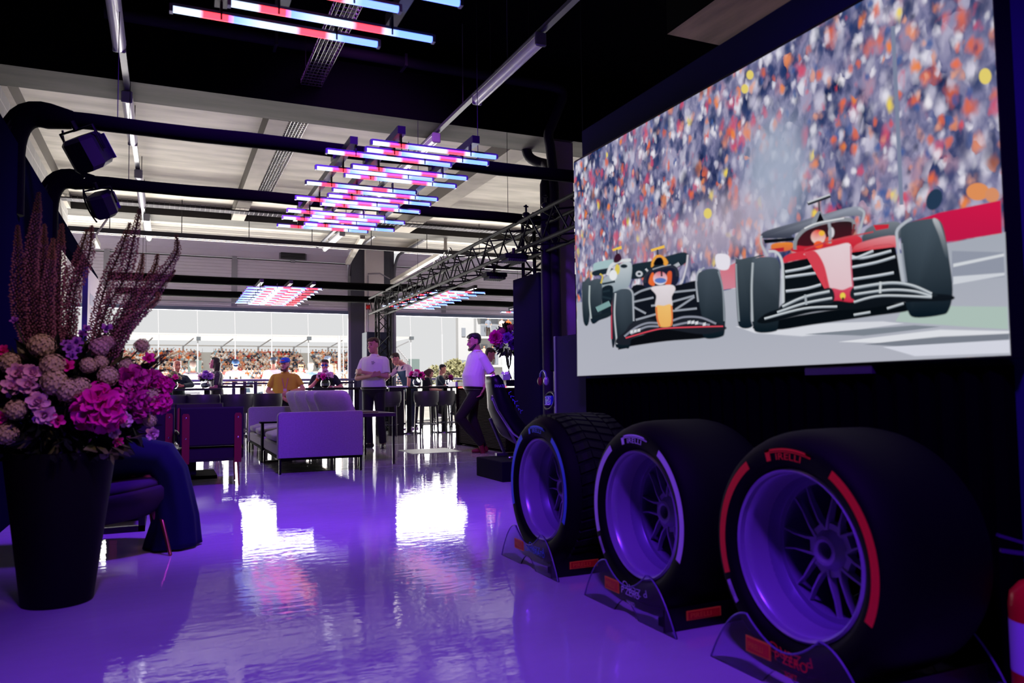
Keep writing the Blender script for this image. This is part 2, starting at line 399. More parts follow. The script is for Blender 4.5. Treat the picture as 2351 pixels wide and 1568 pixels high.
# ------------------------------------------------------------------ strip lights
strip_body = mat('strip light casing', '8e8e98', .35); strip_lens = mat('clear ribbed lens', 'b9b4c6', .25, spec=.6)
strip_on = mat('strip light pale diffuser', 'e6e6ea', .4)
def strip(label, x, y0, y1, z=3.90, lens=strip_lens, end=False):
    t = thing('strip_light', label, 'ceiling light', (x, y0, z), group='weatherproof strip lights along the ceiling')
    M().box((x-.05, y0, z), (x+.05, y1, z+.05), ch=.012).build('casing', strip_body, t)
    pr = [(x+.055*cos(a), z+.002-.075*sin(a)) for a in [pi*k/8 for k in range(9)]]
    M().loft([[(px, y, pzv) for px, pzv in pr] for y in (y0+.01, y0+.03, y1-.03, y1-.01)], caps=True).build('lens', lens, t, smooth=True)
    for ya in (y0-.012, y1-.02): M().box((x-.052, ya, z-.07), (x+.052, ya+.032, z+.052), ch=.01).build('end_cap', strip_body, t)
    for yh in (y0+.3, y1-.3): M().tube([(x+.03, yh, z+.05), (x+.03, yh, ceil_z(yh))], .005, 5).build('hanger', mat('wire dark', '1c1c22', .6), t)
def conduit(label, x, y0, y1, z=3.975):
    t = M().box((x-.028, y0, z-.018), (x+.028, y1, z+.018))
    for k in range(int((y1-y0)/1.2)): t.tube([(x, y0+.6+k*1.2, z+.02), (x, y0+.6+k*1.2, ceil_z(y0+.6+k*1.2))], .006, 5)
    tag(t.build('lighting_trunking', mat('trunking grey', '5a5a66', .5, .3)), label, 'trunking')
conduit('grey lighting trunking running down the left side of the ceiling', -.4, 5.5, 16.6)
conduit('grey lighting trunking running down the right side of the ceiling', 2.9, 3.5, 16.6)
strip('unlit strip light at the top left corner of the photo', -.41, 5.6, 7.25)
strip('unlit strip light just beyond the near concrete beam on the left', -.405, 8.5, 10.0)
strip('strip light on the left between the two cloth covered poles', -.39, 11.5, 13.4)
strip('white strip light on the left nearest the garage door', -.35, 14.35, 16.3, lens=strip_on)
strip('unlit strip light hanging before the near beam on the right', 2.88, 5.75, 7.24)
strip('strip light on the right above the middle tube lattice', 2.88, 8.55, 10.1)
strip('white strip light on the right nearest the garage door', 3.0, 14.5, 16.3, lens=strip_on)
strip('white strip light behind the middle tube lattice on the right', 2.92, 11.2, 12.8)
# ------------------------------------------------------------------ wire cable trays, pipes, rod
wire = mat('galvanised wire', '6d6a70', .4, .6)
def tray(label, a, b, w, along='y', z=4.15, hgt=.06):
    t = M(); L = b-a
    k = 7
    put = (lambda u, s, zz: (s, u, zz)) if along == 'y' else (lambda u, s, zz: (u, s, zz))
    for q in range(k):
        s = w[0]+(w[1]-w[0])*q/(k-1)
        t.tube([put(a, s, z), put(b, s, z)], .004, 4)
    for s in w: t.tube([put(a, s, z+hgt), put(b, s, z+hgt)], .004, 4)
    n = int(L/.075)
    for q in range(n+1):
        u = a+L*q/n
        t.tube([put(u, w[0], z+hgt), put(u, w[0], z), put(u, w[1], z), put(u, w[1], z+hgt)], .0035, 4)
    cabs = M()
    for q in range(4):
        s = w[0]+(w[1]-w[0])*(.2+.18*q)
        cabs.tube([put(a+L*i/9, s+.02*sin(i*2+q), z+.018) for i in range(10)], .012, 5)
    e = thing('cable_tray', label, 'cable tray', put(a, w[0], z), group='wire cable trays under the ceiling')
    for u in (a+.3, b-.3):
        q0 = put(u, w[0], z+hgt); M().tube([q0, (q0[0], q0[1], ceil_z(q0[1]))], .005, 5).build('hanger', mat('wire dark', '1c1c22', .6), e)
    t.build('wire_basket', wire, e); cabs.build('cables', mat('tray cables', '2a2730', .6), e)
tray('wire mesh cable tray under the dark near ceiling', 5.8, 8.34, (1.28, 1.5), z=4.22)
tray('wire mesh cable tray along the pale concrete rib', 8.95, 13.4, (1.27, 1.5), z=4.1)
tray('wire mesh cable tray running across the hall before the far beam', -1.5, 7, (13.2, 13.4), 'x', z=3.86)
pp = mat('lilac grey pipe', '241f2a', .7, spec=.2)
t = thing('pipe', 'grey drain pipe along the near beam bending down to the pillar', 'pipe', (4.2, 8.25, 2.6))
run = [(x, 8.22, 4.6) for x in (-.6, .8, 2.2, 3.6, 4.2)]+bez((4.25, 8.22, 4.6), (4.45, 8.22, 4.6), (4.4, 8.22, 4.45), 5)+[(4.23, 8.22, 4.07)]+bez((4.21, 8.22, 4.03), (4.19, 8.22, 3.95), (4.22, 8.22, 3.86), 4)+[(4.25, 8.22, 3.6), (4.27, 8.22, 3.3), (4.27, 8.22, 2.0), (4.27, 8.22, 0.02)]
M().tube(run, .06, 12).build('pipe_run', pp, t, smooth=True)
c = M()
for x in (1.0, 2.4, 3.5): c.box((x-.015, 8.15, 4.53), (x+.015, 8.36, 4.67))
c.build('pipe_clip', steel, t)
t = M().tube([(4.2, 8.9, 4.1), (4.22, 8.9, 4.02)]+bez((4.24, 8.9, 3.95), (4.28, 8.9, 3.85), (4.40, 8.7, 3.78), 5)+[(4.28, 8.34, 3.6), (4.2, 8.33, 3.4), (4.2, 8.33, .02)], .065, 12)
tag(t.build('downpipe', pp, smooth=True), 'short bent downpipe dropping from the beam beside the pillar', 'pipe')
t = M().box((-1.5, 14.25, 3.56), (8.5, 14.31, 3.64))
for k in range(9): t.tube([(-.9+k*1.1, 14.28, 3.64), (-.9+k*1.1, 14.28, 4.22)], .007, 5)
tag(t.build('suspended_rail', mat('dark rail', '201d28', .5)), 'thin dark rail hung across the hall just before the garage doors', 'rail')
for nm, lab, a, b in (('track_motor_rail', 'pale rail of the left garage door meeting the column', (3.55, 15.2, 3.98), (3.72, 17.4, 3.8)), ('track_motor_rail', 'long pale rail of the right garage door meeting the column', (5.2, 14.9, 3.75), (4.75, 17.4, 3.4))):
    t = M().bar(a, b, .1, .08); t.bar((a[0], a[1], a[2]), (a[0], a[1], 4.22), .05, .05)
    tag(t.build(nm, mat('pale rail', 'b6afa6', .5)), lab, 'rail')
# ------------------------------------------------------------------ box truss, towers
trm = mat('dark truss tube', '07070b', .7, 0., spec=.15)
def truss_part(mb, p0, p1, w, up, n):
    p0, p1 = V(p0), V(p1); t = (p1-p0).normalized(); a = t.cross(V(up)).normalized(); b = a.cross(t)
    cs = [(-1, -1), (1, -1), (1, 1), (-1, 1)]
    cor = lambda p, c: p+a*c[0]*w/2+b*c[1]*w/2
    for c in cs: mb.tube([cor(p0, c), cor(p1, c)], .024, 8)
    for k in range(n):
        qa, qb = p0.lerp(p1, k/n), p0.lerp(p1, (k+1)/n)
        for i in range(4):
            c0, c1 = cs[i], cs[(i+1) % 4]
            if k % 2: c0, c1 = c1, c0
            mb.tube([cor(qa, c0), cor(qb, c1)], .011, 5)
t = thing('box_truss', 'black box truss running from the near tower to the door column', 'truss', (4.0, 8.0, 2.55))
mb = M(); truss_part(mb, (3.98, 6.7, 2.74), (4.2, 16.6, 2.74), .34, (0, 0, 1), 30); mb.build('truss_span', trm, t, smooth=True)
mb = M(); truss_part(mb, (4.42, 8.93, 2.36), (4.42, 8.93, 3.15), .34, (0, 1, 0), 3); mb.build('tower', trm, t, smooth=True)
mb = M(); truss_part(mb, (4.36, 16.7, 0), (4.36, 16.7, 2.95), .27, (0, 1, 0), 11); mb.build('tower', trm, t, smooth=True)
k = M()
for (x, y, z) in ((3.83, 8.1, 2.945), (4.17, 8.0, 2.945), (3.83, 7.6, 2.945)):
    k.ell((x, y, z), (.05, .05, .035)); k.tube([(x, y, z), (x, y, z+.12)], .012, 6); k.ell((x, y, z+.1), (.035, .012, .012))
k.build('clamp', blackm, t)
cb = M()
for k in range(4):
    y = 11.2+k*.25
    cb.tube(bez((4.05, y, 2.9), (4.0, y+.1, 3.35-.06*k), (4.1, y+.45, 2.92), 8), .009, 5)
tag(cb.build('cable_loop', black, smooth=True), 'black cable loops curling above the middle of the box truss', 'cable')
def projector(label, x, y, z, s=1.):
    t = thing('hanging_light_box', label, 'light box', (x, y, z), group='grey boxes hung under the truss')
    M().box((x-.15*s, y-.1, z), (x+.15*s, y+.1, z+.06), ch=.01).build('body', mat('box body', '121216', .8, spec=.1), t)
    f = M()
    for q in range(9): f.box((x-.12*s+q*.028*s, y-.11, z-.035), (x-.107*s+q*.028*s, y+.1, z))
    f.build('fins', mat('grey fins', '2c2c32', .8, spec=.1), t)
    M().bar((x, y, z+.06), (x, y, 2.6), .03, .03).build('bracket', blackm, t)
projector('finned grey box hung under the truss, the upper one', 3.8, 8.4, 2.46)
projector('finned grey box hung lower down beside the black wall block', 4.05, 9.6, 2.42)
M_ = M().box((3.9, 9.55, 2.53), (5.0, 9.6, 2.57)); tag(M_.build('hanging_bar', blackm), 'short black bar carrying the lower finned box', 'bar')
# ------------------------------------------------------------------ speakers
def speaker(label, pos, yaw, s=1.):
    t = thing('loudspeaker', label, 'loudspeaker', pos, yaw, 'black loudspeakers on the covered poles')
    pr = [(-.13, .17), (.13, .17), (.19, -.1), (.1, -.2), (-.1, -.2), (-.19, -.1)]
    b = M().loft([[(x*.72*s, y*s, -.17*s) for x, y in pr], [(x*s, y*s, -.13*s) for x, y in pr], [(x*s, y*s, .15*s) for x, y in pr], [(x*.8*s, y*s*.85, .19*s) for x, y in pr]])
    c = b.build('cabinet', mat('speaker black', '0d0d13', .45), t, world=False); 
    g = M().loft([[(x*s, y*s, z*s) for (x, z) in ((-.165, -.14), (.165, -.14), (.165, .14), (-.165, .14))] for y in (.172, .18)])
    g.build('grille', mat('speaker grille', '3a2f5a', .6, bump=.4, bscale=200), t, world=False)
    k = M().tube([(-.2*s, 0, 0), (-.2*s, 0, .26*s), (.2*s, 0, .26*s), (.2*s, 0, 0)], .012, 6); k.tube([(0, 0, .26*s), (0, 0, .36*s)], .02, 6)
    k.build('yoke', blackm, t, world=False)
    cbm = M().tube(bez((-.2*s, .05, .2), (-.34*s, .05, .05), (-.22*s, .02, -.16), 8), .008, 5); cbm.build('cable', black, t, world=False)
    t.rotation_euler = (rad(32), rad(-12), yaw); return t
speaker('black loudspeaker hung under the nearest covered pole at left', (-.55, 6.42, 2.70), rad(-35), .68)
speaker('black loudspeaker hung under the second covered pole at left', (-.58, 8.35, 2.74), rad(-20), .62)
t = M().box((-.95, 11.4, 2.95), (-.88, 12.2, 3.02)).bar((-.9, 11.6, 3.02), (-.75, 11.5, 3.25), .02, .02)
tag(t.build('wall_bracket_lamp', mat('pale fitting', 'b6b1a8', .5)), 'small pale bracket lamp behind the second loudspeaker', 'lamp')
# bell on column
t = thing('alarm_bell', 'small red alarm sounder on the white door column', 'alarm', (4.22, YD-.28, 2.82))
M().box((4.175, YD-.27, 2.76), (4.27, YD-.25, 2.88)).build('back_plate', mat('alarm plate', '7a1414', .4), t)
M().lathe([(.045, 0), (.042, .03), (.02, .045), (.001, .047)], 16).build('sounder', mat('alarm red', 'c81818', .4), t, smooth=True)
o = t.children[-1]; o.matrix_parent_inverse = Matrix(); o.rotation_euler = (rad(90), 0, 0); o.location = (0, 0, 0)
t = M().tube([(4.22, YD-.27, 0.02), (4.22, YD-.27, 3.55)], .018, 6).tube([(4.22, YD-.27, 3.5), (4.22, YD-.27, 3.6), (4.5, YD-.27, 3.62), (4.75, YD-.25, 3.5)], .014, 6)
tag(t.build('conduit', mat('conduit', '8a8590', .5)), 'thin vertical conduit on the white door column', 'conduit')
mp = thing('plinth_column', 'tall dark plinth block behind the man with crossed arms', 'plinth', (4.2, 17, 0))
qa, qb, qc = pY(845, 762, 16.95), pY(902, 762, 16.95), pY(828, 765, 17.4)
M().box((qa.x, 16.95, 0), (qb.x, 17.4, qa.z)).build('front_board', mat('dark teal board', '10222c', .5), mp)
M().box((qa.x-.03, 16.952, 0), (qa.x-.001, 17.4, qa.z)).build('side_board', mat('pale side board', '54585e', .8, spec=.1), mp)
# ------------------------------------------------------------------ big screen with a race picture
XS = 2.30
scr = thing('video_screen', 'huge wall screen showing three racing cars before a blurred crowd', 'screen', (2.3, 2.8, .98))
M().box((2.302, 1.49, .992), (2.378, 4.16, 2.325)).build('cabinet', mat('screen cabinet black', '050507', .5), scr)
M().box((2.31, 2.0, .955), (2.37, 2.32, .985)).build('lower_bracket', mat('purple bracket', '40154a', .5), scr)
# crowd picture
mt = bpy.data.materials.new('screen crowd picture'); mt.use_nodes = True; nt = mt.node_tree
for n in list(nt.nodes): nt.nodes.remove(n)
N = nt.nodes.new; LK = nt.links.new
out = N('ShaderNodeOutputMaterial'); em = N('ShaderNodeEmission'); LK(em.outputs[0], out.inputs[0])
tc = N('ShaderNodeTexCoord'); 
def mapv(seed, sc_):
    mp = N('ShaderNodeMapping'); mp.inputs['Scale'].default_value = sc_; mp.inputs['Location'].default_value = (seed, seed*.7, seed*1.3)
    LK(tc.outputs['Object'], mp.inputs[0]); return mp.outputs[0]
def ramp(fac, cols, interp):
    cr = N('ShaderNodeValToRGB'); e = cr.color_ramp.elements; cr.color_ramp.interpolation = interp
    while len(e) < len(cols): e.new(.5)
    for i, (q, h) in enumerate(zip(e, cols)): q.position = i/len(cols) if interp == 'CONSTANT' else i/(len(cols)-1); q.color = (*rgb(h), 1)
    LK(fac, cr.inputs[0]); return cr.outputs[0]
def layer(prev, scale, seed, cols, r0, r1, dens, amt=1., st=(1.15, .8)):
    v = mapv(seed, (.0, st[0], st[1]))
    nz = N('ShaderNodeTexNoise'); nz.inputs['Scale'].default_value = scale*1.1; LK(v, nz.inputs['Vector'])
    ad = N('ShaderNodeMixRGB'); ad.blend_type = 'ADD'; ad.inputs[0].default_value = .9/scale; LK(v, ad.inputs[1]); LK(nz.outputs['Color'], ad.inputs[2])
    vo = N('ShaderNodeTexVoronoi'); vo.feature = 'F1'; vo.inputs['Scale'].default_value = scale; LK(ad.outputs[0], vo.inputs['Vector'])
    sp = N('ShaderNodeSeparateColor'); LK(vo.outputs['Color'], sp.inputs[0])
    mk = N('ShaderNodeMapRange'); mk.interpolation_type = 'SMOOTHSTEP'; mk.inputs[1].default_value = r0; mk.inputs[2].default_value = r1; mk.inputs[3].default_value = amt; mk.inputs[4].default_value = 0; LK(vo.outputs['Distance'], mk.inputs[0])
    dm = N('ShaderNodeMath'); dm.operation = 'LESS_THAN'; LK(sp.outputs[1], dm.inputs[0]); dm.inputs[1].default_value = dens
    ml = N('ShaderNodeMath'); ml.operation = 'MULTIPLY'; LK(mk.outputs[0], ml.inputs[0]); LK(dm.outputs[0], ml.inputs[1])
    x = N('ShaderNodeMixRGB'); LK(ml.outputs[0], x.inputs[0]); LK(prev, x.inputs[1]); LK(ramp(sp.outputs[0], cols, 'CONSTANT'), x.inputs[2]); return x.outputs[0]
nz = N('ShaderNodeTexNoise'); nz.inputs['Scale'].default_value = 7; nz.inputs['Detail'].default_value = 4; LK(mapv(2.2, (0, 1.3, .8)), nz.inputs['Vector'])
mrr = N('ShaderNodeMapRange'); mrr.inputs[1].default_value = .35; mrr.inputs[2].default_value = .65; LK(nz.outputs[0], mrr.inputs[0])
cur = ramp(mrr.outputs[0], ['1a2750', '4a4f7a', '8482a6', '6a6c92', 'a09cba'], 'LINEAR')
lav = ['8d8aac', '2a3a66', 'b4b0c8', '5c5f88', 'a492ae', '1c2c54', '9a96b4', 'c4bcd0', '474c78', 'b08ea4']
brt = ['d8d4e4', 'e06a48', 'e8e6f0', '24386a', 'd05070', 'c8c4d8', 'f0905a', '1a2a50', 'dcd8e6', 'e04a50', 'b8b4cc', 'e8a48a', '3a5a9a', 'ece8f2']
for sc0, sd, cl_, r0, r1, dn, am in ((12, 1.3, lav, .15, .66, .9, .85), (17, 4.1, lav, .1, .6, .75, .8), (14, 7.7, brt, .1, .62, .75, .85), (19, 11.3, brt, .1, .58, .65, .85), (25, 15.9, brt, .08, .52, .5, .8), (17, 21.1, ['f4f0f6', 'ef8438', 'f2d858', 'f0eef6', 'd83848', '152448', 'f4f2f8', 'ee7040'], .08, .5, .26, .9), (9, 27.3, ['16244a', '223060', 'b8b4cc', '16244a'], .1, .5, .3, .6)):
    cur = layer(cur, sc0, sd, cl_, r0, r1, dn, am)
class _X: pass
mx = _X(); mx.outputs = [cur]
def haze(prev, c, rad_, col, amt, sy=1., sz=1.):
    mp = N('ShaderNodeMapping'); mp.vector_type = 'POINT'; mp.inputs['Scale'].default_value = (0, 1/(rad_*sy), 1/(rad_*sz)); mp.inputs['Location'].default_value = (0, -c[0]/(rad_*sy), -c[1]/(rad_*sz))
    LK(tc.outputs['Object'], mp.inputs[0])
    ln = N('ShaderNodeVectorMath'); ln.operation = 'LENGTH'; LK(mp.outputs[0], ln.inputs[0])
    q = N('ShaderNodeMapRange'); q.interpolation_type = 'SMOOTHSTEP'; q.inputs[1].default_value = .3; q.inputs[2].default_value = 1.; q.inputs[3].default_value = amt; q.inputs[4].default_value = 0; LK(ln.outputs['Value'], q.inputs[0])
    x = N('ShaderNodeMixRGB'); LK(q.outputs[0], x.inputs[0]); LK(prev, x.inputs[1]); x.inputs[2].default_value = (*rgb(col), 1); return x.outputs[0]
S = lambda x, y: pX(x, y, XS)
hz = lambda x, y: (S(x, y).y, S(x, y).z)
o_ = haze(mx.outputs[0], hz(1780, 400), .3, 'a9b3c8', .85, .9, 1.2)
o_ = haze(o_, hz(1650, 520), .35, 'c0b2c2', .6, 1.4, .6)
o_ = haze(o_, hz(1480, 560), .3, 'b09fb4', .45, 1.5, .5)
LK(o_, em.inputs[0]); em.inputs[1].default_value = .95
pc = bpy.data.materials.new('screen picture colours'); pc.use_nodes = True; nt = pc.node_tree
for n in list(nt.nodes): nt.nodes.remove(n)
out = nt.nodes.new('ShaderNodeOutputMaterial'); em = nt.nodes.new('ShaderNodeEmission'); at = nt.nodes.new('ShaderNodeAttribute'); at.attribute_name = 'Col'
tb_ = nt.nodes.new('ShaderNodeBsdfTransparent'); ms_ = nt.nodes.new('ShaderNodeMixShader')
nt.links.new(at.outputs['Color'], em.inputs[0]); nt.links.new(at.outputs['Alpha'], ms_.inputs[0]); nt.links.new(tb_.outputs[0], ms_.inputs[1]); nt.links.new(em.outputs[0], ms_.inputs[2]); nt.links.new(ms_.outputs[0], out.inputs[0]); em.inputs[1].default_value = .95
sc.cycles.transparent_max_bounces = 40
pv, pf, pcol, pm = [], [], [], []
lay = [0]; FE = 2.2
def P(pts, col, col2=None, tf=None, mi=1):
    """flat picture patch: col at its top, col2 at its bottom"""
    if tf: pts = [tf(*p) for p in pts]
    lay[0] += 1
    ys = [p[1] for p in pts]; y0, y1 = min(ys), max(ys)
    c1 = rgb(col); c2 = rgb(col2) if col2 else c1
    o = len(pv); n = len(pts)
    ar = sum(pts[i][0]*pts[(i+1) % n][1]-pts[(i+1) % n][0]*pts[i][1] for i in range(n)); sg = 1 if ar > 0 else -1
    nr = []
    for i in range(n):
        (ax, ay), (bx, by), (cx_, cy_) = pts[i-1], pts[i], pts[(i+1) % n]
        e1 = V((by-ay, ax-bx)); e2 = V((cy_-by, bx-cx_)); e1 = e1.normalized() if e1.length else e1; e2 = e2.normalized() if e2.length else e2
        q = e1+e2; nr.append(q.normalized()*sg if q.length > 1e-6 else e1*sg)
    fe = FE if mi else 0
    for k, al in ((-.6, 1), (.9, 0)):
        for (x, y), q in zip(pts, nr):
            t = max(0., (y-y0)/max(y1-y0, 1e-6))**.6; x += q.x*fe*k; y += q.y*fe*k
            w_ = S(x, y); pv.append((XS-.00006*lay[0], w_.y, w_.z)); pcol.append(tuple(a+(b-a)*t for a, b in zip(c1, c2))+(al,))
        if not fe: break
    pf.append(tuple(range(o, o+n))); pm.append(mi)
    if fe:
        for i in range(n): pf.append((o+i, o+(i+1) % n, o+n+(i+1) % n, o+n+i)); pm.append(mi)
def St(pts, w, col, tf=None, smooth=True):
    if tf: k = (tf(100, 0)[0]-tf(0, 0)[0])/100; pts = [tf(*p) for p in pts]; w *= k
    pts = [V((x, y, 0)) for x, y in pts]
    if smooth and len(pts) > 2:
        q = []
        for i in range(len(pts)-1):
            a, b, c, d = pts[max(i-1, 0)], pts[i], pts[i+1], pts[min(i+2, len(pts)-1)]
            for k in range(6):
                t = k/6; q.append(.5*((2*b)+(c-a)*t+(2*a-5*b+4*c-d)*t*t+(3*b-a-3*c+d)*t**3))
        pts = q+[pts[-1]]
    lay[0] += 1; c1 = rgb(col); o = len(pv); n = len(pts)
    for d, al in ((w/2+FE*.8, 0), (max(w/2-FE*.6, .1), 1), (-max(w/2-FE*.6, .1), 1), (-w/2-FE*.8, 0)):
        for i, p in enumerate(pts):
            t = (pts[min(i+1, n-1)]-pts[max(i-1, 0)]).normalized(); q = p+V((-t.y, t.x, 0))*d
            s = S(q.x, q.y); pv.append((XS-.00006*lay[0], s.y, s.z)); pcol.append(c1+(al,))
    for r_ in range(3):
        for i in range(n-1): pf.append((o+r_*n+i, o+r_*n+i+1, o+(r_+1)*n+i+1, o+(r_+1)*n+i)); pm.append(1)
def El(c, r, col, tf=None, col2=None, n=20, rot=0): P([(c[0]+r[0]*cos(2*pi*k/n)*cos(rot)-r[1]*sin(2*pi*k/n)*sin(rot), c[1]+r[0]*cos(2*pi*k/n)*sin(rot)+r[1]*sin(2*pi*k/n)*cos(rot)) for k in range(n)], col, col2, tf)
def Sm(pts):  # smooth closed outline
    n = len(pts); q = []
    for i in range(n):
        a, b, c, d = [V((*pts[(i+k) % n], 0)) for k in (-1, 0, 1, 2)]
        for k in range(5):
            t = k/5; v = .5*((2*b)+(c-a)*t+(2*a-5*b+4*c-d)*t*t+(3*b-a-3*c+d)*t**3); q.append((v.x, v.y))
    return q
# base with crowd
P([(1315, 374), (1987, 0), (2290, -170), (2316, 808), (1328, 857)], 'ffffff', mi=0)
zt = 2.313
pv[:5] = [(XS, 4.155, .998), (XS, 1.493, .998), (XS, 1.493, zt), (XS, 4.16, zt), (XS, 4.158, 1.6)]
for (x, y, s) in ((1722, 172, 8), (1710, 204, 8), (2262, 175, 14), (1625, 490, 9)): El((x, y), (s, s*1.3), 'e4d070')
El((2245, 440), (26, 20), 'e0905a'); El((2278, 448), (16, 17), 'd89068'); El((2145, 458), (17, 25), '243a54', rot=.4)
St([(2050, 60), (2062, 300), (2070, 470)], 9, '7d86a0')
A = lambda x, y: (1660+x/3.402, 400+y/3.402)
B = lambda x, y: (1310+x/3.408, 400+y/3.408)
# track, barrier, kerbs
P([(1325, 695), (1420, 683), (1660, 668), (1900, 618), (2170, 560), (2308, 533), (2320, 815), (1326, 863)], 'a6acb8', 'b4b6c2')
P([(1480, 372), (1700, 300), (2168, 205), (2178, 460), (1750, 528), (1500, 560)], 'd2184a', 'c01848', tf=A)
P([(-20, 745), (105, 690), (110, 885), (-20, 905)], 'd4707e', 'cf8496', tf=A)
P(Sm([(1140, 630), (1240, 640), (1235, 740), (1150, 735)]), 'e6e2ec', tf=B)
for pts, c in (([(1790, 600), (2190, 610), (2200, 800), (1790, 850)], '9298a8'), ([(1800, 700), (2195, 620), (2197, 640), (1800, 725)], 'd4d8de'), ([(1800, 800), (2200, 770), (2200, 790), (1800, 860)], 'd0d4dc'), ([(1400, 1060), (1700, 1030), (2222, 1035), (2228, 1210), (1900, 1190), (1350, 1150)], 'aec2ba'),
                ([(100, 1190), (1250, 1150), (1420, 1165), (620, 1265), (250, 1240)], 'd8dae2'), ([(640, 1250), (1500, 1180), (1700, 1190), (1100, 1260)], '7d8590'), ([(900, 1310), (1700, 1215), (2235, 1225), (2236, 1250), (1300, 1320)], 'e0e2e8'), ([(1100, 1330), (1700, 1270), (2238, 1245), (2236, 1290), (1400, 1345)], '7a808c'), ([(1250, 1350), (2238, 1295), (2240, 1395), (1500, 1420)], 'd6d8e4')):
    P(pts, c, tf=A)
# ---- red car
dk, tyr1, tyr2 = '0a1018', '46525e', '0e2430'
P([(470, 700), (720, 640), (1000, 570), (1340, 540), (1400, 830), (1420, 960), (1000, 1050), (480, 1030)], '0b0d14', '0a1218', tf=A)
P(Sm([(240, 1190), (700, 1085), (1420, 1000), (1460, 1062), (1150, 1110), (700, 1175), (420, 1215)]), '060c12', tf=A)
P(Sm([(1110, 450), (1180, 400), (1350, 370), (1400, 420), (1380, 500), (1110, 530)]), '7d848e', '3c4854', tf=A)
P(Sm([(100, 700), (140, 665), (320, 635), (240, 690), (218, 1100), (228, 1190), (140, 1195), (115, 1100)]), '4a5660', '0a1a26', tf=A)
P(Sm([(1392, 425), (1450, 380), (1560, 355), (1665, 352), (1720, 410), (1760, 620), (1795, 900), (1765, 1060), (1700, 1100), (1500, 1118), (1445, 1060), (1420, 940), (1430, 800), (1402, 600)]), '4a5864', '061520', tf=A)
P(Sm([(1640, 355), (1690, 370), (1740, 520), (1760, 640), (1740, 640), (1690, 480)]), 'b8bcc2', '3a4854', tf=A)
P(Sm([(228, 700), (258, 655), (390, 650), (440, 690), (450, 780), (442, 1000), (430, 1190), (400, 1228), (280, 1235), (238, 1190), (222, 1000)]), '525e6a', '07161f', tf=A)
St([(235, 690), (226, 900), (232, 1150)], 14, 'b0b8be', A); St([(104, 700), (112, 900), (128, 1150)], 9, '9aa4ac', A)
# rear wing
P(Sm([(300, 480), (350, 440), (600, 370), (700, 340), (980, 262), (1090, 262), (1100, 330), (1040, 325), (900, 345), (560, 465), (540, 495), (330, 500)]), '9aa0b0', '3a3f50', tf=A)
P([(320, 512), (560, 495), (560, 518), (330, 540)], '0c1018', tf=A)
P(Sm([(390, 545), (540, 535), (530, 590), (400, 600)]), 'e88a30', 'd86a40', tf=A)
St([(300, 480), (305, 550), (350, 640)], 17, 'b6bac4', A); St([(1060, 265), (1105, 300), (1085, 390), (1062, 470)], 18, 'b0b6c0', A)
# cockpit, airbox
P(Sm([(700, 390), (752, 285), (800, 340), (850, 375)]), '8a909c', tf=A); P([(730, 385), (762, 300), (795, 372)], '0a0a10', tf=A)
P([(660, 222), (838, 160), (846, 182), (670, 243)], '20242e', tf=A); St([(665, 222), (838, 160)], 8, 'd0d4da', A); St([(752, 215), (756, 290)], 12, '3a404c', A)
P(Sm([(560, 580), (590, 480), (700, 420), (830, 385), (1010, 370), (1020, 470), (850, 560), (650, 600)]), '2a1a20', '4a1420', tf=A)
P(Sm([(540, 600), (580, 560), (700, 560), (1010, 480), (1090, 520), (1010, 580), (700, 620)]), 'd83a4a', 'c01c30', tf=A)
El((748, 490), (58, 55), 'e2463a', A, 'e8d0c8'); El((775, 462), (22, 20), 'f0b840', A); El((750, 550), (34, 28), 'ef5c2c', A); El((850, 455), (22, 40), 'd8d4dc', A); El((830, 520), (30, 30), 'd8503c', A)
St([(565, 590), (575, 510), (640, 435), (740, 392), (840, 368), (950, 352), (1020, 368), (1028, 430)], 26, '8b9098', A); St([(640, 425), (740, 383), (950, 343)], 7, 'e4e6ea', A); St([(830, 372), (842, 450), (838, 540)], 22, '9a9ea8', A); St([(1030, 390), (1016, 470)], 16, '7a3038', A)
# side pods, mirrors, nose
P(Sm([(470, 690), (500, 635), (640, 600), (720, 640), (560, 675)]), 'd23444', tf=A); P(Sm([(1005, 600), (1080, 535), (1340, 480), (1352, 570), (1310, 545), (1180, 560), (1010, 610)]), 'e09aa2', 'd02c3c', tf=A)
P([(1180, 398), (1300, 392), (1296, 422), (1200, 438)], 'c8283a', tf=A); P([(360, 588), (480, 572), (480, 600), (400, 606)], 'b82234', tf=A); St([(640, 590), (850, 520), (1180, 450)], 8, 'c04650', A)
for s in ([(490, 762), (640, 735), (750, 700)], [(490, 805), (640, 785), (790, 765)], [(495, 915), (650, 895), (770, 863)], [(1005, 640), (1100, 655), (1320, 600)], [(1010, 728), (1200, 690), (1350, 645)], [(1020, 822), (1200, 795), (1340, 770)], [(1000, 660), (1060, 650), (1180, 600)]): St(s, 17, '9aa4b0', A); St([(x, y-5) for x, y in s], 5, 'dde2e8', A)
P(Sm([(640, 622), (880, 560), (1000, 548), (1005, 700), (1015, 850), (1028, 960), (1010, 1028), (900, 1038), (860, 1000), (820, 830), (780, 690), (730, 640)]), 'e6d2d8', 'dfbcc4', tf=A)
P(Sm([(640, 622), (720, 600), (790, 700), (830, 850), (862, 1000), (845, 960), (800, 800), (750, 680), (700, 640)]), 'd44252', tf=A); P(Sm([(852, 895), (940, 905), (1022, 880), (1030, 965), (1008, 1030), (900, 1038), (862, 985)]), 'd4506a', 'c8203c', tf=A); El((942, 950), (20, 24), 'e8d050', A); El((944, 975), (8, 12), '201818', A)
St([(1004, 560), (1010, 750), (1030, 960)], 8, 'd0627a', A)
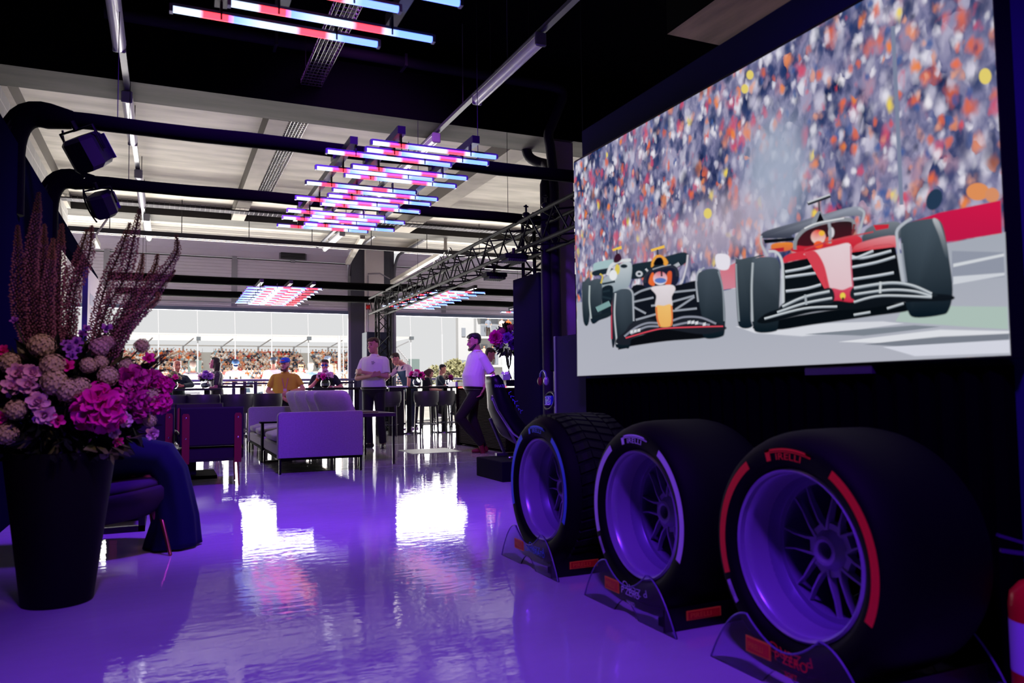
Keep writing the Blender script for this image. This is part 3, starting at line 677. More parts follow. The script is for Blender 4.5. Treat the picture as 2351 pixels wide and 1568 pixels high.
St([(362, 602), (420, 608), (460, 660), (474, 760), (477, 1010)], 19, 'c6ccd2', A); St([(1482, 345), (1420, 385), (1368, 440), (1368, 520), (1390, 700), (1412, 840)], 22, 'b4bac4', A); St([(1402, 540), (1420, 700), (1440, 845)], 13, '8a929e', A)
# front wing
P(Sm([(280, 1140), (420, 1060), (850, 990), (1030, 1000), (1250, 935), (1500, 930), (1780, 945), (1775, 985), (1420, 1000), (1150, 1045), (900, 1062), (700, 1078), (450, 1140), (320, 1165)]), '10161e', '0a1016', tf=A)
P(Sm([(440, 1050), (520, 985), (700, 930), (850, 890), (865, 1000), (700, 1010), (480, 1060)]), '1a222a', tf=A); P(Sm([(1030, 880), (1250, 845), (1480, 860), (1660, 930), (1640, 955), (1300, 940), (1030, 980)]), '1a222a', tf=A)
for s, w in (([(470, 1035), (640, 960), (840, 915)], 18), ([(430, 1080), (640, 1010), (860, 968)], 16), ([(330, 1130), (640, 1050), (900, 1035)], 13), ([(1030, 890), (1300, 850), (1480, 868), (1640, 935)], 20), ([(1032, 940), (1300, 905), (1500, 915), (1640, 955)], 16), ([(1030, 1000), (1250, 950), (1640, 962)], 14), ([(1290, 1050), (1420, 1010)], 14), ([(1030, 1100), (1160, 1078)], 14)): St(s, w, '98a2ac', A); St([(x, y-4) for x, y in s], 5, 'd4dade', A)
St([(650, 940), (660, 1020)], 14, 'a8b0b8', A); St([(1240, 840), (1236, 930)], 16, 'c8ced2', A)
# ---- navy and orange car
P(Sm([(480, 900), (620, 870), (830, 870), (1010, 840), (1030, 1000), (1050, 1180), (820, 1230), (480, 1230)]), '10141e', tf=B)
P(Sm([(380, 1370), (470, 1290), (640, 1240), (760, 1215), (1050, 1240), (1060, 1280), (760, 1305), (480, 1345)]), '0a0c12', tf=B)
P(Sm([(480, 715), (640, 680), (850, 618), (920, 622), (922, 680), (830, 735), (620, 800), (470, 815)]), '22323e', '18242e', tf=B)
St([(925, 630), (915, 720), (880, 850)], 12, 'd0ccd6', B); St([(860, 700), (760, 760)], 26, 'b0b4bc', B); El((545, 780), (26, 22), 'c8ccd4', B); El((545, 780), (12, 9), '1a2430', B); St([(595, 740), (615, 770), (590, 810)], 12, 'c8ccd4', B)
P(Sm([(325, 925), (350, 890), (440, 880), (400, 940), (352, 1330), (328, 1280)]), '404a56', '0c1824', tf=B)
P(Sm([(1000, 810), (1030, 762), (1100, 742), (1165, 752), (1192, 850), (1216, 1050), (1214, 1230), (1185, 1272), (1080, 1286), (1042, 1250), (1050, 1180), (1015, 1000)]), '485460', '081822', tf=B)
P(Sm([(352, 950), (380, 905), (460, 890), (502, 925), (510, 1010), (495, 1180), (470, 1345), (440, 1362), (380, 1360), (356, 1300)]), '4a5662', '081620', tf=B)
St([(360, 930), (352, 1100), (372, 1330)], 10, 'c0c6cc', B); St([(326, 930), (330, 1290)], 7, 'c03850', B); St([(1165, 760), (1200, 900), (1212, 1150)], 9, '8a949e', B)
P(Sm([(585, 880), (600, 790), (700, 730), (840, 740), (840, 860), (700, 900)]), '1a1e34', tf=B)
P(Sm([(620, 850), (640, 780), (660, 780), (665, 870)]), 'e86a34', tf=B); P(Sm([(750, 860), (770, 770), (800, 770), (790, 870)]), 'd85a34', tf=B)
El((710, 815), (54, 52), 'dc6a78', B, 'e0dce6'); El((712, 832), (44, 20), '5878c0', B)
St([(590, 850), (598, 795), (645, 752), (720, 732), (790, 718), (835, 742), (845, 800)], 22, '2a2e3c', B); St([(720, 735), (722, 800)], 12, '20242e', B); St([(650, 745), (725, 722), (795, 708)], 5, '9aa0ac', B)
P(Sm([(640, 725), (650, 668), (690, 630), (742, 648), (772, 690), (755, 715), (735, 700), (720, 655), (680, 660), (660, 712)]), 'e8a040', tf=B); P(Sm([(662, 708), (682, 662), (720, 657), (734, 702)]), '080810', tf=B)
P([(638, 588), (742, 556), (746, 576), (642, 606)], 'f0c050', tf=B); St([(690, 590), (692, 632)], 10, '2a2830', B)
P(Sm([(480, 1170), (600, 1130), (700, 1180), (480, 1290), (420, 1290)]), '20242e', tf=B)
P(Sm([(370, 1290), (480, 1205), (600, 1160), (700, 1172), (810, 1160), (880, 1110), (1000, 1108), (1120, 1148), (1212, 1188), (1214, 1215), (1040, 1250), (760, 1212), (640, 1232), (480, 1290), (470, 1330), (385, 1330)]), '1c202a', tf=B)
for s in ([(430, 1270), (520, 1200), (610, 1165), (700, 1165)], [(480, 1250), (600, 1195), (700, 1190)], [(810, 1145), (900, 1118), (1030, 1122), (1150, 1170)], [(810, 1185), (950, 1160), (1100, 1180)]): St(s, 13, '8e92a2', B)
St([(440, 1282), (640, 1225), (760, 1205), (1000, 1195), (1205, 1190)], 7, 'e04a5c', B)
for s in ([(505, 945), (560, 915), (640, 890)], [(500, 1000), (660, 965)], [(505, 1040), (600, 1090)], [(640, 1030), (680, 1025)], [(800, 925), (990, 905)], [(800, 1000), (980, 950)], [(830, 1060), (980, 960)], [(810, 1070), (1000, 1050)], [(520, 1140), (680, 1095)]): St(s, 13, '9ca2ae', B)
P(Sm([(640, 890), (720, 872), (805, 868), (830, 900), (802, 960), (800, 1035), (680, 1042), (682, 950)]), 'e4dce2', 'd4cace', tf=B)
P(Sm([(680, 1035), (740, 1030), (800, 1025), (806, 1140), (795, 1188), (712, 1192), (690, 1140)]), 'f0c070', 'eab060', tf=B); St([(682, 1040), (690, 1130), (712, 1192)], 9, 'e06a40', B); St([(801, 1030), (806, 1140), (796, 1186)], 7, 'e06a40', B)
St([(505, 1150), (500, 1000), (495, 930), (465, 895), (400, 890)], 11, 'aab0ba', B); St([(1010, 1000), (995, 850), (1010, 770), (1060, 730)], 11, 'aab0ba', B)
for k, (x, y) in enumerate(((480, 1225), (508, 1218), (536, 1212), (930, 1150), (960, 1150), (990, 1155), (1050, 1165))): P([(x, y), (x+20, y-5), (x+18, y+18), (x-2, y+22)], 'd8dae0', tf=B)
# ---- silver car
P(Sm([(250, 850), (340, 760), (430, 690), (490, 710), (470, 870), (400, 900), (330, 930), (250, 960)]), 'c4ccd2', '8a9aa4', tf=B)
P(Sm([(250, 900), (340, 880), (330, 1050), (320, 1110), (180, 1150), (200, 1090), (255, 1040)]), '14202a', tf=B)
P(Sm([(190, 735), (205, 695), (345, 670), (340, 725), (200, 755)]), 'a4c0c4', tf=B); P(Sm([(190, 760), (330, 735), (320, 770), (200, 795)]), '1c2a34', tf=B)
P(Sm([(100, 875), (120, 840), (165, 830), (155, 1150), (112, 1150)]), '4a5660', '10202a', tf=B); P(Sm([(155, 875), (178, 832), (230, 820), (256, 860), (252, 1100), (236, 1140), (172, 1152)]), '4a5660', '0c1c28', tf=B)
St([(160, 870), (158, 1000), (172, 1130)], 9, 'b8c4c6', B); St([(215, 1060), (320, 1010)], 40, '7aa0a0', B); St([(190, 1120), (320, 1090)], 22, '18242c', B)
St([(300, 790), (330, 715), (400, 680), (485, 672)], 22, 'd6dade', B); P(Sm([(350, 685), (362, 635), (392, 622), (410, 662), (380, 690)]), '38182c', tf=B)
P([(338, 588), (410, 562), (412, 584), (344, 602)], 'f0c850', tf=B); St([(375, 590), (376, 625)], 8, '302830', B)
El((378, 745), (18, 40), 'dcc858', B); El((345, 790), (30, 40), 'e6e8ec', B); St([(250, 855), (262, 800), (240, 780)], 10, 'd8c050', B); El((430, 720), (26, 14), '1a2630', B)
for s in ([(260, 860), (360, 840)], [(265, 920), (320, 910)], [(260, 960), (330, 975)]): St(s, 14, '20303a', B)
me = bpy.data.meshes.new('picture'); me.from_pydata(pv, [], pf); me.materials.append(mt); me.materials.append(pc)
me.polygons.foreach_set('material_index', pm)
ca = me.color_attributes.new('Col', 'FLOAT_COLOR', 'POINT')
for i, c in enumerate(pcol): ca.data[i].color = c
link('picture', me, scr)
# ------------------------------------------------------------------ tyres on acrylic stands
rub = mat('tyre rubber', '050507', .7, noise=.2, nscale=6, spec=.15)
rubs = mat('glossy sidewall', '09090c', .28, spec=.5)
rimm = mat('wheel rim alloy', 'a4a0b8', .3, .35)
rimd = mat('wheel barrel', '787494', .38, .2)
acr = mat('clear acrylic', 'dfe0f4', .03, trans=1., ior=1.3, alpha=1.)
RT, RR = .385, .262
def arc_band(mb, yc, zc, x, r0, r1, a0, a1, n=28, prof=None, mi=0):
    A_, B_ = [], []
    for k in range(n+1):
        a = rad(a0+(a1-a0)*k/n)
        A_.append((x(r0), yc-r0*cos(a), zc+r0*sin(a))); B_.append((x(r1), yc-r1*cos(a), zc+r1*sin(a)))
    mb.loft([A_, B_], mi, caps=False, closed=False)
side = [(.264, .028), (.270, .010), (.282, -.002), (.292, -.008), (.336, -.008), (.345, -.004), (.355, .006), (.366, .024), (.376, .05), (.382, .08), (RT, .12)]
def sx_(r):
    for (r0, x0), (r1, x1) in zip(side, side[1:]):
        if r <= r1: return x0+(x1-x0)*(r-r0)/(r1-r0)-.0015
    return -.002
def arc_text(mb, txt, yc, zc, amid, r, size, mi=0, squash=1.):
    vs, fs = text_mesh(txt, size)
    x0 = min(v.x for v in vs); x1 = max(v.x for v in vs); xm = (x0+x1)/2
    sub = []
    for v in vs:
        rr_ = r+v.y; a = rad(amid)-(v.x-xm)*squash/r
        sub.append((X0+sx_(rr_)-.002, yc-rr_*cos(a), zc+rr_*sin(a)))
    mb.add(sub, fs, mi)
X0 = 1.78
def tyre(yc, label, colr, tread, standlab, txt2, txt3, dark):
    zc = RT+.005
    t = thing('racing_tyre', label, 'tyre', (X0+.2, yc, 0), group='racing tyres on clear stands')
    Wd = .43
    prof = side + [(RT+.001, .2), (RT, Wd-.1)] + [(r, Wd-.0-x) for r, x in reversed(side[:-1])]
    o = M().lathe([(r, X0+x) for r, x in prof], 96, 'x', (0, yc, zc)).build('tread_and_sidewall', [rub], t, smooth='all')
    if tread:
        g = M()
        for k in range(44):
            a = 2*pi*k/44
            for s, (xa, xb) in enumerate(((.05, .13), (.135, .21), (.22, .295), (.30, .38))):
                q = []
                for u in range(4):
                    xx = xa+(xb-xa)*u/3; ph = a+(s % 2)*.06+(.05*u/3 if s in (0, 3) else -.05*u/3)
                    r0 = RT+.0005 if .08 < xx < .35 else RT-.004
                    q.append([(X0+xx, yc-(r0+h)*cos(ph+d), zc+(r0+h)*sin(ph+d)) for h, d in ((-.004, 0), (.007, .012), (.007, .105), (-.004, .117))])
                g.loft(q)
        g.build('tread_block', mat('tread block rubber', '0a0a0d', .6, spec=.2), t, smooth=False)
    # coloured bands
    cm = mat('sidewall %s' % colr[0], colr[1], .45)
    b = M(); arc_band(b, yc, zc, lambda r: X0+sx_(r), .303, .331, 57, -25); b.build('colour_band', cm, t)
    b = M(); arc_band(b, yc, zc, lambda r: X0+sx_(r), .303, .331, 124, 201); b.build('colour_band', cm, t)
    b = M()
    arc_text(b, 'IRELLI', yc, zc, 88.5, .2945, .0295, squash=1.42)
    for (a0, a1, r0, r1) in ((107, 72, .323, .330), (104, 74, .3215, .324), (107, 103.2, .294, .33), (76, 72, .3185, .33), (104, 73, .3175, .3205)): 
        if (r0, r1) == (.3215, .324): continue
        arc_band(b, yc, zc, lambda r: X0+sx_(r)-.0008, r0, r1, a0, a1, 10)
    b.build('brand_lettering', cm, t)
    b = M(); arc_text(b, 'P ZERO', yc, zc, -92, .298, .042, squash=1.3); b.build('lower_lettering', cm, t)
    if yc < 3:
        b = M(); arc_band(b, yc, zc, lambda r: X0+sx_(r)-.0005, .312, .33, 205, 219, 8); b.build('small_sticker', mat('pale sticker', 'b79bc8', .5), t)
        b = M(); arc_text(b, 'PIRELLI', yc, zc, 212, .317, .012); b.build('sticker_lettering', mat('sticker print', '3a2058', .5), t)
    # rim
    w = thing_part('wheel', t)
    M().lathe([(.266, X0+.03), (.266, X0+.012), (.258, X0+.006), (.252, X0+.012), (.250, X0+.03), (.246, X0+.034), (.242, X0+.06), (.238, X0+.12), (.236, X0+.15)], 72, 'x', (0, yc, zc)).build('outer_flange', rimm, w, smooth=True)
    M().lathe([(.238, X0+.12), (.232, X0+.16), (.229, X0+.165), (.212, X0+.166), (.210, X0+.18), (.214, X0+.2), (.25, X0+.40), (.262, X0+.42)], 64, 'x', (0, yc, zc)).build('inner_barrel', rimd, w, smooth=True)
    hb = M().lathe([(.028, X0+.22), (.028, X0+.135), (.036, X0+.13), (.046, X0+.132), (.052, X0+.145), (.07, X0+.165), (.078, X0+.19), (.02, X0+.21)], 40, 'x', (0, yc, zc)); hb.build('hub', rimm, w, smooth=True)
    M().lathe([(.0005, X0+.2), (.03, X0+.2)], 20, 'x', (0, yc, zc)).build('hub_socket', black, w)
    for k in range(7):
        sp = M()
        am = rad(128+k*360/7)
        for sg in (-1, 1):
            p = []
            for r, off, xx, wd, th in ((.06, .026, .172, .016, .03), (.10, .0235, .166, .010, .026), (.16, .025, .172, .0075, .02), (.215, .034, .178, .008, .018)):
                a = am+sg*off/r*1.0
                c = V((X0+xx, yc-r*cos(a), zc+r*sin(a))); rd = V((0, -cos(am), sin(am))); tg = V((0, sin(am), cos(am)))
                p.append([c+V((-th/2, 0, 0))-tg*wd*.35, c+V((-th/2, 0, 0))+tg*wd*.35, c+V((th/2, 0, 0))+tg*wd/2, c+V((th/2, 0, 0))-tg*wd/2])
            sp.loft(p)
        # fillet at hub
        sp.loft([[(X0+.160+xx, yc-r*cos(am+da), zc+r*sin(am+da)) for xx, da in ((0, -.30), (0, .30), (.03, .30), (.03, -.30))] for r in (.055, .088)])
        sp.build('spoke', rimm, w, smooth=True)
    # stand
    s = thing('tyre_stand', standlab, 'stand', (1.70, yc, 0), group='clear acrylic tyre stands')
    yc2 = yc-.03
    def plate(x0, x1, nm):
        ol = []
        for k in range(13):
            u = k/12; ol.append((yc2+.335-.185*(u**1.0), .19*sin(u*pi/2)**.85 if u else 0))
        dip = [(yc2+.15-.30*k/14, .19-.075*sin(pi*k/14)**.9 if 0 < k < 14 else .19) for k in range(1, 14)]
        right = [(2*yc2-y, z) for y, z in reversed(ol)]
        arch = [(yc2-.09+.18*k/12, .06*sin(pi*k/12)) for k in range(1, 12)]
        full = ol+dip+right+[(yc2-.09, 0.)]+arch+[(yc2+.09, 0.)]
        pts = [(x0, y, max(z, .0)+.001) for y, z in full]
        M().tube([(x0, y, max(z, .002)+.001) for y, z in ol+dip+right], .003, 6).build(nm+'_edge', mat('acrylic edge highlight', '6e6494', .4), s)  # purple tube added along the outline to paint the bright edge highlight
        return M().poly(pts, (x1-x0, 0, 0)).build(nm, acr, s)
    plate(1.698, 1.706, 'front_plate'); plate(2.245, 2.253, 'rear_plate')
    M().box((1.706, yc2-.25, .02), (2.245, yc2-.22, .05)).build('cross_bar', mat('smoked acrylic bar', '14141c', .2), s)
    M().box((1.706, yc2-.262, .002), (2.245, yc2-.252, .085)).build('side_panel', mat('black side panel', '060608', .35), s)
    lb = M().box((1.80, yc2-.2655, .035), (1.96, yc2-.2622, .07)); lb.build('side_label', mat('label amber', 'f09020', .5), s)
    lb = M().box((1.806, yc2-.267, .039), (1.954, yc2-.2658, .066)); lb.build('side_label_field', mat('label red', 'd02410', .5), s)
    vs, fs = text_mesh('PIRELLI', .026); lb = M().add([(1.815+v.x*1.25, yc2-.2675, .043+v.y) for v in vs], fs); lb.build('side_label_lettering', mat('label dark amber', 'f09020', .5), s)
    y0 = yc2+.155
    M().box((1.695, y0-.11, .075), (1.6975, y0, .125)).build('front_label', mat('label orange', 'f08a20', .45), s)
    M().box((1.694, y0-.104, .08), (1.6955, y0-.006, .12)).build('front_label_field', mat('label crimson', 'd81c10', .45), s)
    vs, fs = text_mesh('PIRELLI', .028); M().add([(1.6935, y0-.012-v.x*.78, .089+v.y) for v in vs], fs).build('front_label_lettering', mat('label amber', 'f09020', .5), s)
    b = M()
    for tx, sz, yy, zz in ((txt2, .04, y0-.125, .085), (txt3, .022, y0-.165, .05)):
        if tx:
            vs, fs = text_mesh(tx, sz); b.add([(1.6965, yy-v.x, zz+v.y) for v in vs], fs)
    b.build('plate_lettering', cm, s)
def thing_part(nm, par):
    o = bpy.data.objects.new(nm, None); COL.objects.link(o); o.parent = par
    o.matrix_parent_inverse = WL[par.name].inverted(); WL[o.name] = Matrix(); return o
tyre(1.867, 'nearest black racing tyre with red sidewall stripes and lettering', ('red', 'ff1420'), False, 'clear stand under the red striped racing tyre', 'P ZERO', 'SOFT', 0)
tyre(2.735, 'middle black slick racing tyre with white sidewall stripes', ('white', 'dcd8e2'), False, 'clear stand under the white striped racing tyre', 'P ZERO', 'HARD', 0)
tyre(3.66, 'grooved black racing tyre with blue sidewall stripes', ('blue', '1848d8'), True, 'clear stand under the grooved blue striped tyre', 'CINTURATO', '', 0)
# fire extinguisher
t = thing('fire_extinguisher', 'red fire extinguisher at the bottom right edge of the photo', 'extinguisher', (2.292, 1.445, 0))
cy = (2.292, 1.445, 0)
M().lathe([(.001, .0), (.07, .0), (.075, .015), (.075, .275), (.07, .31), (.045, .34), (.02, .35), (.001, .351)], 28, 'z', cy).build('cylinder', mat('extinguisher red', 'd81820', .3), t, smooth=True)
M().lathe([(.0755, .09), (.0755, .235)], 28, 'z', cy).build('label', mat('extinguisher label', 'c8c4dc', .5), t, smooth=True)
h = M().tube([(2.292, 1.445, .37), (2.292, 1.445, .42)], .016, 8).bar((2.292, 1.445, .42), (2.22, 1.50, .43), .018, .01).bar((2.292, 1.445, .445), (2.21, 1.50, .475), .018, .008); h.build('handle', mat('extinguisher handle', '5a2a78', .3, .5), t)
M().tube(bez((2.292, 1.45, .41), (2.22, 1.33, .35), (2.26, 1.375, .1), 10), .012, 8).build('hose', black, t, smooth=True)
# ------------------------------------------------------------------ lounge furniture
grey = mat('pale grey wool upholstery', '96909a', .9, noise=.12, nscale=60, bump=.25, bscale=220)
greyd = mat('grey piping', '8d8a92', .8)
leather = mat('dark aubergine leather', '140f16', .55)
strapm = mat('red brown leather strap', '7a2620', .5)
copper = mat('copper legs', 'b06a4e', .3, .9)
mattek = mat('matte black', '060608', 1., spec=.05)
def cushion(mb, a, b, puff=.03, n=8, mi=0, R=None, c=None):
    """soft box with domed faces"""
    a, b = V(a), V(b); ct = (a+b)/2; h = (b-a)/2
    rings = []
    N = 24
    for i in range(n+1):
        w = -1+2*i/n; kk = (1-abs(w)**4)**.5 if abs(w) < 1 else .0
        q = []
        for j in range(N):
            an = 2*pi*j/N; cx_, sy_ = cos(an), sin(an)
            p = 5; d = (abs(cx_)**p+abs(sy_)**p)**(-1/p)
            e = .86+.14*kk
            q.append(V((h.x*cx_*d*e, h.y*sy_*d*e, h.z*w*(1+puff/h.z*(1-(d*cx_)**2)*(1-(d*sy_)**2)*1.0 if False else 1))))
        rings.append(q)
    # dome ends
    top = [V((v.x*.6, v.y*.6, h.z+puff)) for v in rings[-1]]; bot = [V((v.x*.6, v.y*.6, -h.z-puff)) for v in rings[0]]
    mid = [V((v.x*.9, v.y*.9, h.z+puff*.55)) for v in rings[-1]]; midb = [V((v.x*.9, v.y*.9, -h.z-puff*.55)) for v in rings[0]]
    rings = [[V((0, 0, -h.z-puff*1.1))+v*.02*V((1, 1, 0)).length*0+V((v.x*.05, v.y*.05, 0)) for v in rings[0]], bot, midb]+rings+[mid, top, [V((v.x*.05, v.y*.05, h.z+puff*1.1)) for v in rings[-1]]]
    out_ = [[ct+(R@v if R else v) for v in r] for r in rings]
    return mb.loft(out_, mi)
def arm_panel(mb, x0, x1, y0, y1, z0, z1, r=.05):
    ol = [(x0, z0), (x1, z0)]+[(x1-r*.5+r*.5*cos(a), z1-r*.5+r*.5*sin(a)) for a in [pi/2*k/5 for k in range(6)]]+[(x0+r-r*sin(a), z1-r+r*cos(a)) for a in [pi/2*k/6 for k in range(7)]]
    cx_, cz_ = (x0+x1)/2, (z0+z1)/2
    ins = [(cx_+(x-cx_)*.985, cz_+(z-cz_)*.98) for x, z in ol]
    return mb.loft([[(x, y0, z) for x, z in ins], [(x, y0+.012, z) for x, z in ol], [(x, y1-.012, z) for x, z in ol], [(x, y1, z) for x, z in ins]])
def sofa(label, y0, y1, arm_near, arm_far):
    x0, x1 = 1.12, 2.06
    t = thing('sofa', label, 'sofa', (1.6, (y0+y1)/2, 0), group='pale grey lounge sofas')
    ya = y0+(.12 if arm_near else 0); yb = y1-(.12 if arm_far else 0)
    if arm_near: arm_panel(M(), x0, x1, y0, y0+.12, .175, .68).build('arm', grey, t, smooth=True)
    if arm_far: arm_panel(M(), x0, x1, y1-.12, y1, .175, .68).build('arm', grey, t, smooth=True)
    M().box((x0+.02, ya, .18), (x1-.02, yb, .32), ch=.02).build('base', grey, t, smooth=True)
    M().box((x1-.14, ya, .3), (x1, yb, .68), ch=.03).build('back', grey, t, smooth=True)
    n = 1 if yb-ya < 1.5 else 2
    for k in range(n):
        a, b = ya+(yb-ya)*k/n+.01, ya+(yb-ya)*(k+1)/n-.01
        cushion(M(), (x0, a, .335), (x1-.15, b, .42), .03).build('seat_cushion', grey, t, smooth='all')
    M().box((x0+.03, y0+.01, .15), (x1-.01, y1-.01, .18)).build('frame', mattek, t)
    for (x, y) in ((x0+.025, y0+.025), (x1-.025, y0+.025), (x0+.025, y1-.04), (x1-.025, y1-.04)):
        M().box((x-.012, y-.012, 0), (x+.012, y+.012, .16)).build('leg', blackm, t)
    return t
sofa('near half of the pale grey sofa with its arm facing the camera', 8.80, 10.36, True, False)
sofa('far half of the pale grey sofa beyond the dark slim table', 10.56, 12.3, False, True)
def pillow(label, y, z=.69, x=1.86, s=.88):
    R_ = Euler((0, 0, rad(33))).to_matrix() @ Euler((0, rad(64), 0)).to_matrix()
    c = V((x, y, z)); mb = M()
    N = 32; rings = []
    for i in range(13):
        w = -1+i/6; k = (1-w*w)**.5 if abs(w) < 1 else 0
        q = []
        for j in range(N):
            a = 2*pi*j/N; p = 7; d = (abs(cos(a))**p+abs(sin(a))**p)**(-1/p)
            e = 1-.62*abs(w)**3
            pk = 1-.04*abs(sin(2*a))*0
            q.append(c+R_@V((.28*s*cos(a)*d*e*pk, .33*s*sin(a)*d*e*pk, .085*s*w)))
        rings.append(q)
    mb.loft(rings)
    o = mb.build('pillow', mat('pale pillow cloth', 'bcb6c0', .9, noise=.1, nscale=50, bump=.3, bscale=14), None, smooth='all')
    tag(o, label, 'cushion', 'loose back cushions on the sofa')
pillow('plump grey cushion nearest the camera on the sofa', 9.35); pillow('grey cushion second from the near arm of the sofa', 9.98, x=1.86)
pillow('grey cushion third from the near arm, right of a gap', 10.95); pillow('farthest grey cushion on the sofa, leftmost of the row', 11.6, x=1.84)
t = thing('slim_table', 'dark slim side table standing between the two sofa halves', 'side table', (1.2, 10.46, 0))
M().box((1.1, 10.39, .5), (1.5, 10.53, .52)).build('top', mattek, t); M().box((1.12, 10.41, .02), (1.15, 10.51, .5)).build('upright', mattek, t); M().box((1.1, 10.39, 0), (1.5, 10.53, .02)).build('foot', blackm, t)
t = thing('console_table', 'dark console table with thin legs behind the sofa', 'table', (2.35, 10.1, 0))
M().box((2.12, 9.35, .585), (2.6, 10.9, .63), ch=.004).build('tabletop', mat('aubergine tabletop', '3a2a40', .3), t)
for x in (2.14, 2.57):
    for y in (9.37, 10.87): M().box((x-.013, y-.013, 0), (x+.013, y+.013, .59)).build('leg', blackm, t)
tag(M().box((2.22, 9.6, .63), (2.44, 9.9, .64)).build('magazine', mat('magazine cover', '4a2226', .4)), 'dark red magazine lying on the console table', 'magazine')
# armchairs seen from behind
def armchair():
    t = thing('armchair', '', 'armchair', (0, 0, 0))
    w = .29
    bk = M().loft([[(x*k, y, z) for x, z in ((-w, z0), (w, z0), (w, z1), (-w, z1))] for y, k, z0, z1 in ((0, .97, .41, .755), (.015, 1, .395, .77), (.075, 1, .395, .765), (.095, .97, .41, .75))])
    bk.build('backrest', leather, t, False, True)
    M().box((-w, .02, .245), (w, .62, .39), ch=.03).build('seat', leather, t, False, True)
    for s in (-1, 1):
        st = M().loft([[(s*(w-.055)+x, -.012, z) for x, z in [(-.033, .232), (.033, .232), (.033, .69), (.022, .71), (-.022, .71), (-.033, .69)]], [(s*(w-.055)+x, .002, z) for x, z in [(-.033, .232), (.033, .232), (.033, .69), (.022, .71), (-.022, .71), (-.033, .69)]]])
        so = st.build('strap', strapm, t, False)
        for z in (.67, .475): M().ell((s*(w-.055), -.013, z), (.009, .005, .009), 10, 6).build('stud', chrome, so, False, True)
        M().rc((s*(w-.055), .01, .235), (s*(w-.04), 0.02, .012), .009, .007, 8).build('leg', copper, t, False, True)
        M().rc((s*(w-.055), .5, .235), (s*(w-.04), .53, .012), .009, .007, 8).build('leg', copper, t, False, True)
        ar = M().tube([(s*(w+.0), .06, .5), (s*(w+.02), .2, .53), (s*(w+.02), .5, .52), (s*(w), .56, .4)], .014, 8); ar.build('arm_rail', leather, t, False, True)
    return t
a0 = armchair(); G = 'dark leather lounge armchairs with brown straps'
a0.location = (.405, 8.0, 0); a0['label'] = 'dark leather armchair with two brown back straps, left of the sofa'; a0['group'] = G
dup(a0, (-.21, 8.28, 0), rad(6), 'dark leather armchair half hidden behind the big flower arrangement', G)
dup(a0, (.40, 11.0, 0), 0, 'dark armchair whose low back shows above the strapped armchair', G)
dup(a0, (-.17, 11.05, 0), 0, 'dark armchair back showing just right of the pink flowers', G)
t = thing('coffee_table', 'low black coffee table with a slab base between the armchairs', 'coffee table', (.1, 9.2, 0))
M().box((-.3, 8.8, 0), (.5, 9.5, .035)).build('base_slab', mattek, t); M().box((0, 9.0, .035), (.3, 9.3, .3)).build('stem', black, t); M().box((-.35, 8.75, .3), (.5, 9.55, .33), ch=.01).build('tabletop', blackm, t)
# tub chair in the left foreground
t = thing('tub_chair', 'dark lilac tub chair with copper legs beside the planter', 'chair', (-.3, 5.15, 0))
tubm = mat('dark lilac fabric', '2c1c38', .8, bump=.1, bscale=200)
rings = []
Rt = Euler((0, rad(-8), 0)).to_matrix()
for zr, k in ((-.13, .35), (-.12, .6), (-.085, .85), (-.03, .98), (.03, 1.0), (.05, .97)):
    rings.append([V((-.28, 5.15, .30))+Rt@V((.37*k*cos(a), .34*k*sin(a), zr)) for a in [2*pi*j/40 for j in range(40)]])
M().loft(rings).build('seat_shell', tubm, t, smooth='all')
rings = [[V((-.28, 5.15, .30))+Rt@V((.35*k*cos(a), .32*k*sin(a), zr)) for a in [2*pi*j/40 for j in range(40)]] for zr, k in ((.04, .98), (.075, .98), (.095, .9), (.105, .6), (.106, .05))]
M().loft(rings).build('seat_pad', mat('lilac seat pad', '36204c', .8), t, smooth='all')
pts = []
for zr in range(6):
    pts.append([V((-.28-.02*zr/5, 5.15, .30))+Rt@V(((.37+.03*zr/5+th)*cos(a), (.34+th)*sin(a), .05+.42*zr/5)) for th, a in [(0, rad(105+150*j/16)) for j in range(17)]+[(-.05, rad(255-150*j/16)) for j in range(17)]])
M().loft(pts).build('backrest', tubm, t, smooth=True)
for (x, y, dx, dy) in ((-.02, 4.95, .05, -.14), (-.08, 5.32, .02, .06), (-.5, 4.98, -.06, -.1), (-.5, 5.35, -.06, .08)):
    M().rc((x, y, .2), (x+dx, y+dy, .008), .013, .010, 10).build('leg', copper, t, smooth=True)
t = thing('sled_table', 'low black table with a sled base behind the tub chair', 'table', (-.3, 6.0, 0))
q = M()
for y in (5.75, 6.25): q.box((-.6, y-.02, 0), (-.12, y+.02, .04)).box((-.6, y-.02, 0), (-.56, y+.02, .3)).box((-.16, y-.02, 0), (-.12, y+.02, .3))
q.box((-.6, 5.75, 0), (-.56, 6.25, .03)).box((-.16, 5.75, 0), (-.12, 6.25, .03)); q.build('sled_frame', black, t); M().box((-.65, 5.7, .3), (-.1, 6.3, .33)).build('tabletop', black, t)
